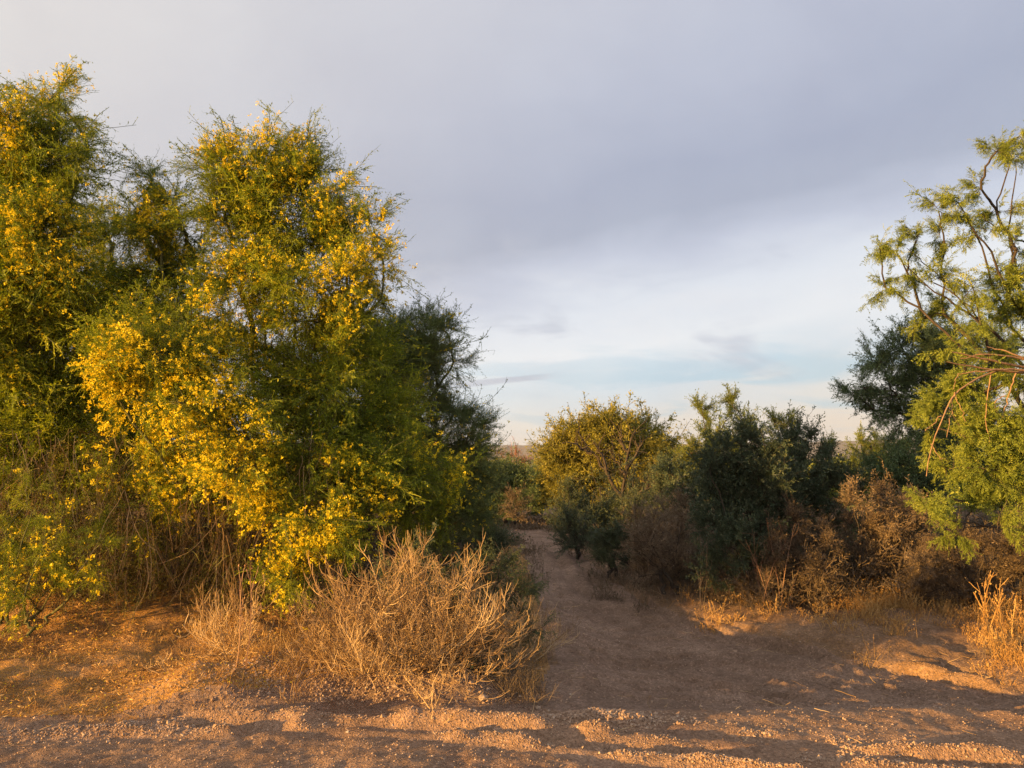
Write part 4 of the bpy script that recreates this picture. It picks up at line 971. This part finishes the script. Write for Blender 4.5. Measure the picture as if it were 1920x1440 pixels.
grass('dry_weeds', 'brown weeds along the shaded top of the right bank', [(1130, 1055, 1330, 1100, 2.5), (1300, 1068, 1600, 1108, 6), (1180, 1040, 1500, 1080, 2), (1200, 1062, 1400, 1088, 2), (1050, 1010, 1130, 1055, .6), (1600, 1085, 1760, 1120, 2), (1860, 1170, 1960, 1200, 1)], 7000, 'drybrown', 112, h=(.08, .30))
grass('dry_grass', 'short golden grass on the mound left of the dry brush', [(500, 1190, 700, 1262, 4), (420, 1230, 560, 1290, 1), (640, 1240, 760, 1268, 1)], 5200, 'straw', 113, h=(.05, .18), w=.003, heads=False, lean=.6)
grass('dry_grass', 'straw tufts scattered over the litter under the flowering trees', [(0, 1190, 520, 1240, 3), (0, 1240, 400, 1330, 1.2)], 7500, 'straw', 114, h=(.02, .08), w=.0035, heads=False, lean=.9)
grass('dry_grass', 'matted grey grass sagging at the foot of the leafy bush', [(900, 1240, 960, 1262, 2), (940, 1250, 1000, 1280, 2), (990, 1262, 1010, 1290, .8), (975, 1190, 1010, 1240, .8)], 2600, 'drybrown', 115, h=(.08, .26), w=.003, heads=False, lean=.9)
grass('sparse_grass', 'sparse dry grass on the hump of the far path and its edges', [(860, 985, 960, 1030, 3), (940, 968, 1040, 990, 2), (960, 1030, 1010, 1090, .5)], 3500, 'drybrown', 116, h=(.08, .22), w=.004)

def litter():
    rng = np.random.default_rng(121); A = Acc(); n = 26000; x = rng.uniform(-6.5, -.9, n); y = rng.uniform(5.0, 8.6, n); k = (path_sd(x, y) > -.05) & (fbm(x * 3, y * 3, 77, 3) > .40 + .1 * rng.random(n)) ; x, y = x[k], y[k]; n = len(x)
    S = np.column_stack([x, y, height(x, y) + rng.uniform(.002, .02, n)]); D = rng.normal(0, 1, (n, 3)) * [1, 1, .5]
    leaves(A, S, D, rng.uniform(.015, .055, n), rng.uniform(.004, .012, n), rng, rng.random(n), 0)
    m = rng.random(n) < .10; leaves(A, S[m] + [0.01, 0, 0.004], D[m], .012, .009, rng, rng.random(m.sum()), 1)
    tag(A.build('leaf_litter', [M['straw'], M['flower']]), 'orange straw and fallen petals under the flowering trees', 'leaf litter', kind='stuff')
litter()

def twig_litter():
    rng = np.random.default_rng(125); A = Acc(); n = 2600
    x = rng.uniform(-3.5, 5.5, n); y = rng.uniform(4.6, 12, n); sd = path_sd(x, y); k = rng.random(n) < np.exp(-(sd / .45) ** 2) + .05; x, y = x[k], y[k]; n = len(x)
    a = rng.uniform(0, 6.28, n); P = curves(np.column_stack([x, y, height(x, y) + .008]), np.stack([np.cos(a), np.sin(a), rng.uniform(-.05, .25, n)], -1), rng.uniform(.03, .16, n), 4, rng.normal(0, .5, (n, 3)) * [1, 1, .1], .15, rng)
    tubes(A, P, (rng.uniform(.0012, .0034, n)[:, None] * np.linspace(1, .5, 4)[None]), 3, rng.random(n)); tag(A.build('twig_litter', M['deadtwig']), 'broken twigs scattered along the edges of the sandy path', 'twigs', kind='stuff')
twig_litter()

ICO_V = np.array([(0, 0, 1), (.89, 0, .45), (.28, .85, .45), (-.72, .53, .45), (-.72, -.53, .45), (.28, -.85, .45), (.72, .53, -.45), (-.28, .85, -.45), (-.89, 0, -.45), (-.28, -.85, -.45), (.72, -.53, -.45), (0, 0, -1)])
ICO_F = np.array([(0, 1, 2), (0, 2, 3), (0, 3, 4), (0, 4, 5), (0, 5, 1), (1, 6, 2), (2, 7, 3), (3, 8, 4), (4, 9, 5), (5, 10, 1), (6, 7, 2), (7, 8, 3), (8, 9, 4), (9, 10, 5), (10, 6, 1), (11, 7, 6), (11, 8, 7), (11, 9, 8), (11, 10, 9), (11, 6, 10)])
OCT_V = np.array([(1, 0, 0), (0, 1, 0), (-1, 0, 0), (0, -1, 0), (0, 0, 1), (0, 0, -1.)])
OCT_F = np.array([(0, 1, 4), (1, 2, 4), (2, 3, 4), (3, 0, 4), (1, 0, 5), (2, 1, 5), (3, 2, 5), (0, 3, 5)])
def gravel():
    rng = np.random.default_rng(131); A = Acc(); xs, ys, rs = [], [], []
    def sc(x, y, r): xs.append(x); ys.append(y); rs.append(r)
    n = 44000; x = rng.uniform(-4.2, 5.6, n); y = 4.0 + 5.2 * rng.random(n) ** 1.6; k = (path_sd(x, y) < 0.1) & (fbm(x * 2, y * 2, 83, 3) + .25 * rng.random(n) > .52)
    sc(x[k], y[k], np.exp(rng.normal(math.log(.0038), .45, k.sum())))
    for pts, w, a in RIDGES[:3] + RIDGES[4:]:
        pts = np.array(pts); seg = rng.integers(0, len(pts) - 1, 3600); t = rng.random((3600, 1)); p = pts[seg] * (1 - t) + pts[seg + 1] * t + rng.normal(0, w * .9, (3600, 2))
        k = fbm(p[:, 0] * 2.2, p[:, 1] * 2.2, 31, 3) > .36; p = p[k]; sc(p[:, 0], p[:, 1], np.exp(rng.normal(math.log(.0048), .45, len(p))))
    n = 1500; sc(PILE[0] + rng.normal(0, .26, n), PILE[1] + rng.normal(0, .075, n), np.exp(rng.normal(math.log(.009), .35, n)))
    mm = np.array(MOUND); n = 5200; t = rng.random(n); x = np.interp(t, np.linspace(0, 1, 4), mm[:, 0]) + rng.normal(.25, .3, n); y = np.interp(t, np.linspace(0, 1, 4), mm[:, 1]) - .18 + rng.normal(0, .16, n); sc(x, y, np.exp(rng.normal(math.log(.007), .4, n)))
    x = np.concatenate(xs); y = np.concatenate(ys); r = np.concatenate(rs); n = len(x)
    S = np.column_stack([x, y, height(x, y) + r * .05])
    V = OCT_V[None] * r[:, None, None] * rng.uniform(.65, 1.25, (n, 6, 1)); a = rng.uniform(0, 6.28, n); b = rng.normal(0, .6, n); c, s = np.cos(a), np.sin(a)
    V = np.stack([V[..., 0] * c[:, None] - V[..., 1] * s[:, None], V[..., 0] * s[:, None] + V[..., 1] * c[:, None], V[..., 2] * .8], -1)
    cb, sb = np.cos(b)[:, None], np.sin(b)[:, None]; V = np.stack([V[..., 0] * cb - V[..., 2] * sb, V[..., 1], V[..., 0] * sb + V[..., 2] * cb], -1) + S[:, None]
    F = (OCT_F[None] + (np.arange(n) * 6)[:, None, None]).reshape(-1, 3)
    A.add(V.reshape(-1, 3), T=F, tint=np.repeat(rng.random(n), 8)); tag(A.build('gravel', M['gravel']), 'loose gravel thrown along the wheel ridges of the dirt road', 'gravel', kind='stuff')
gravel()

def stone(u, v, r, label, seed):
    rng = np.random.default_rng(seed); p = gp(u, v); A = Acc(); V = ICO_V * r * rng.uniform(.75, 1.2, (12, 1)) * [1.25, 1, .7]
    V += [0, 0, r * .35]; A.add(V + p, T=ICO_F); o = A.build('stone', M['stone'], origin=p)
    tag(o, label, 'stone', 'loose stones on the dirt')
for i, (u, v, r, lab) in enumerate([(906, 1318, .034, 'largest sunlit clod of earth on the slope below the dry brush'), (1008, 1329, .018, 'rounded sunlit stone between the slope and the gravel heap'), (858, 1288, .018, 'pale stone at the foot of the dry brush stems'),
                                    (800, 1310, .016, 'small stone in the gravel slope left of the largest clod'), (1565, 1173, .035, 'shaded clod at the foot of the right bank'), (915, 1296, .016, 'pale stone just above the largest clod'),
                                    (740, 1292, .02, 'stone at the left end of the gravel slope'), (1032, 1345, .014, 'stone touching the left end of the gravel heap')]):
    stone(u, v, r, lab, 140 + i)

# birds far off
def bird(u, v, Y, label, seed):
    c = at(u, v, Y); rng = np.random.default_rng(seed); A = Acc()
    s = 0.5; t = np.linspace(-1, 1, 7); P = np.column_stack([t * .30, t * .08, np.zeros(7)]) * s * 1.3 + c
    R = np.array([.01, .05, .075, .08, .07, .04, .006]) * s; tubes(A, P[None], R[None], 6)
    root = thing('bird', c, label, 'bird', 'birds flying above the bushes'); A.build('body', M['bird'], root, smooth=True, origin=c)
    for sg in (-1, 1):
        W = Acc(); a = np.array([c + [.10 * s, 0, .03], c + [-.10 * s, 0, .03], c + [-.16 * s, sg * .35 * s, .16], c + [.02 * s, sg * .35 * s, .17], c + [-.12 * s, sg * .8 * s, .08]])
        V = np.concatenate([a, a + [0, 0, .012]]); W.add(V, [(0, 1, 2, 3), (8, 7, 6, 5), (0, 5, 6, 1), (1, 6, 7, 2)], [(3, 2, 4), (9, 7, 8), (2, 7, 9), (2, 9, 4), (4, 9, 8), (4, 8, 3)]); W.build('wing', M['bird'], root, origin=c)
bird(1283, 787, 120, 'left of the two low birds above the green treetop', 1); bird(1296, 787, 118, 'right of the two low birds above the green treetop', 2); bird(1346, 771, 125, 'highest of the three tiny birds left of the upright shoots', 3)

print('TRIS', TOTAL, 'INSTANCES', INST)
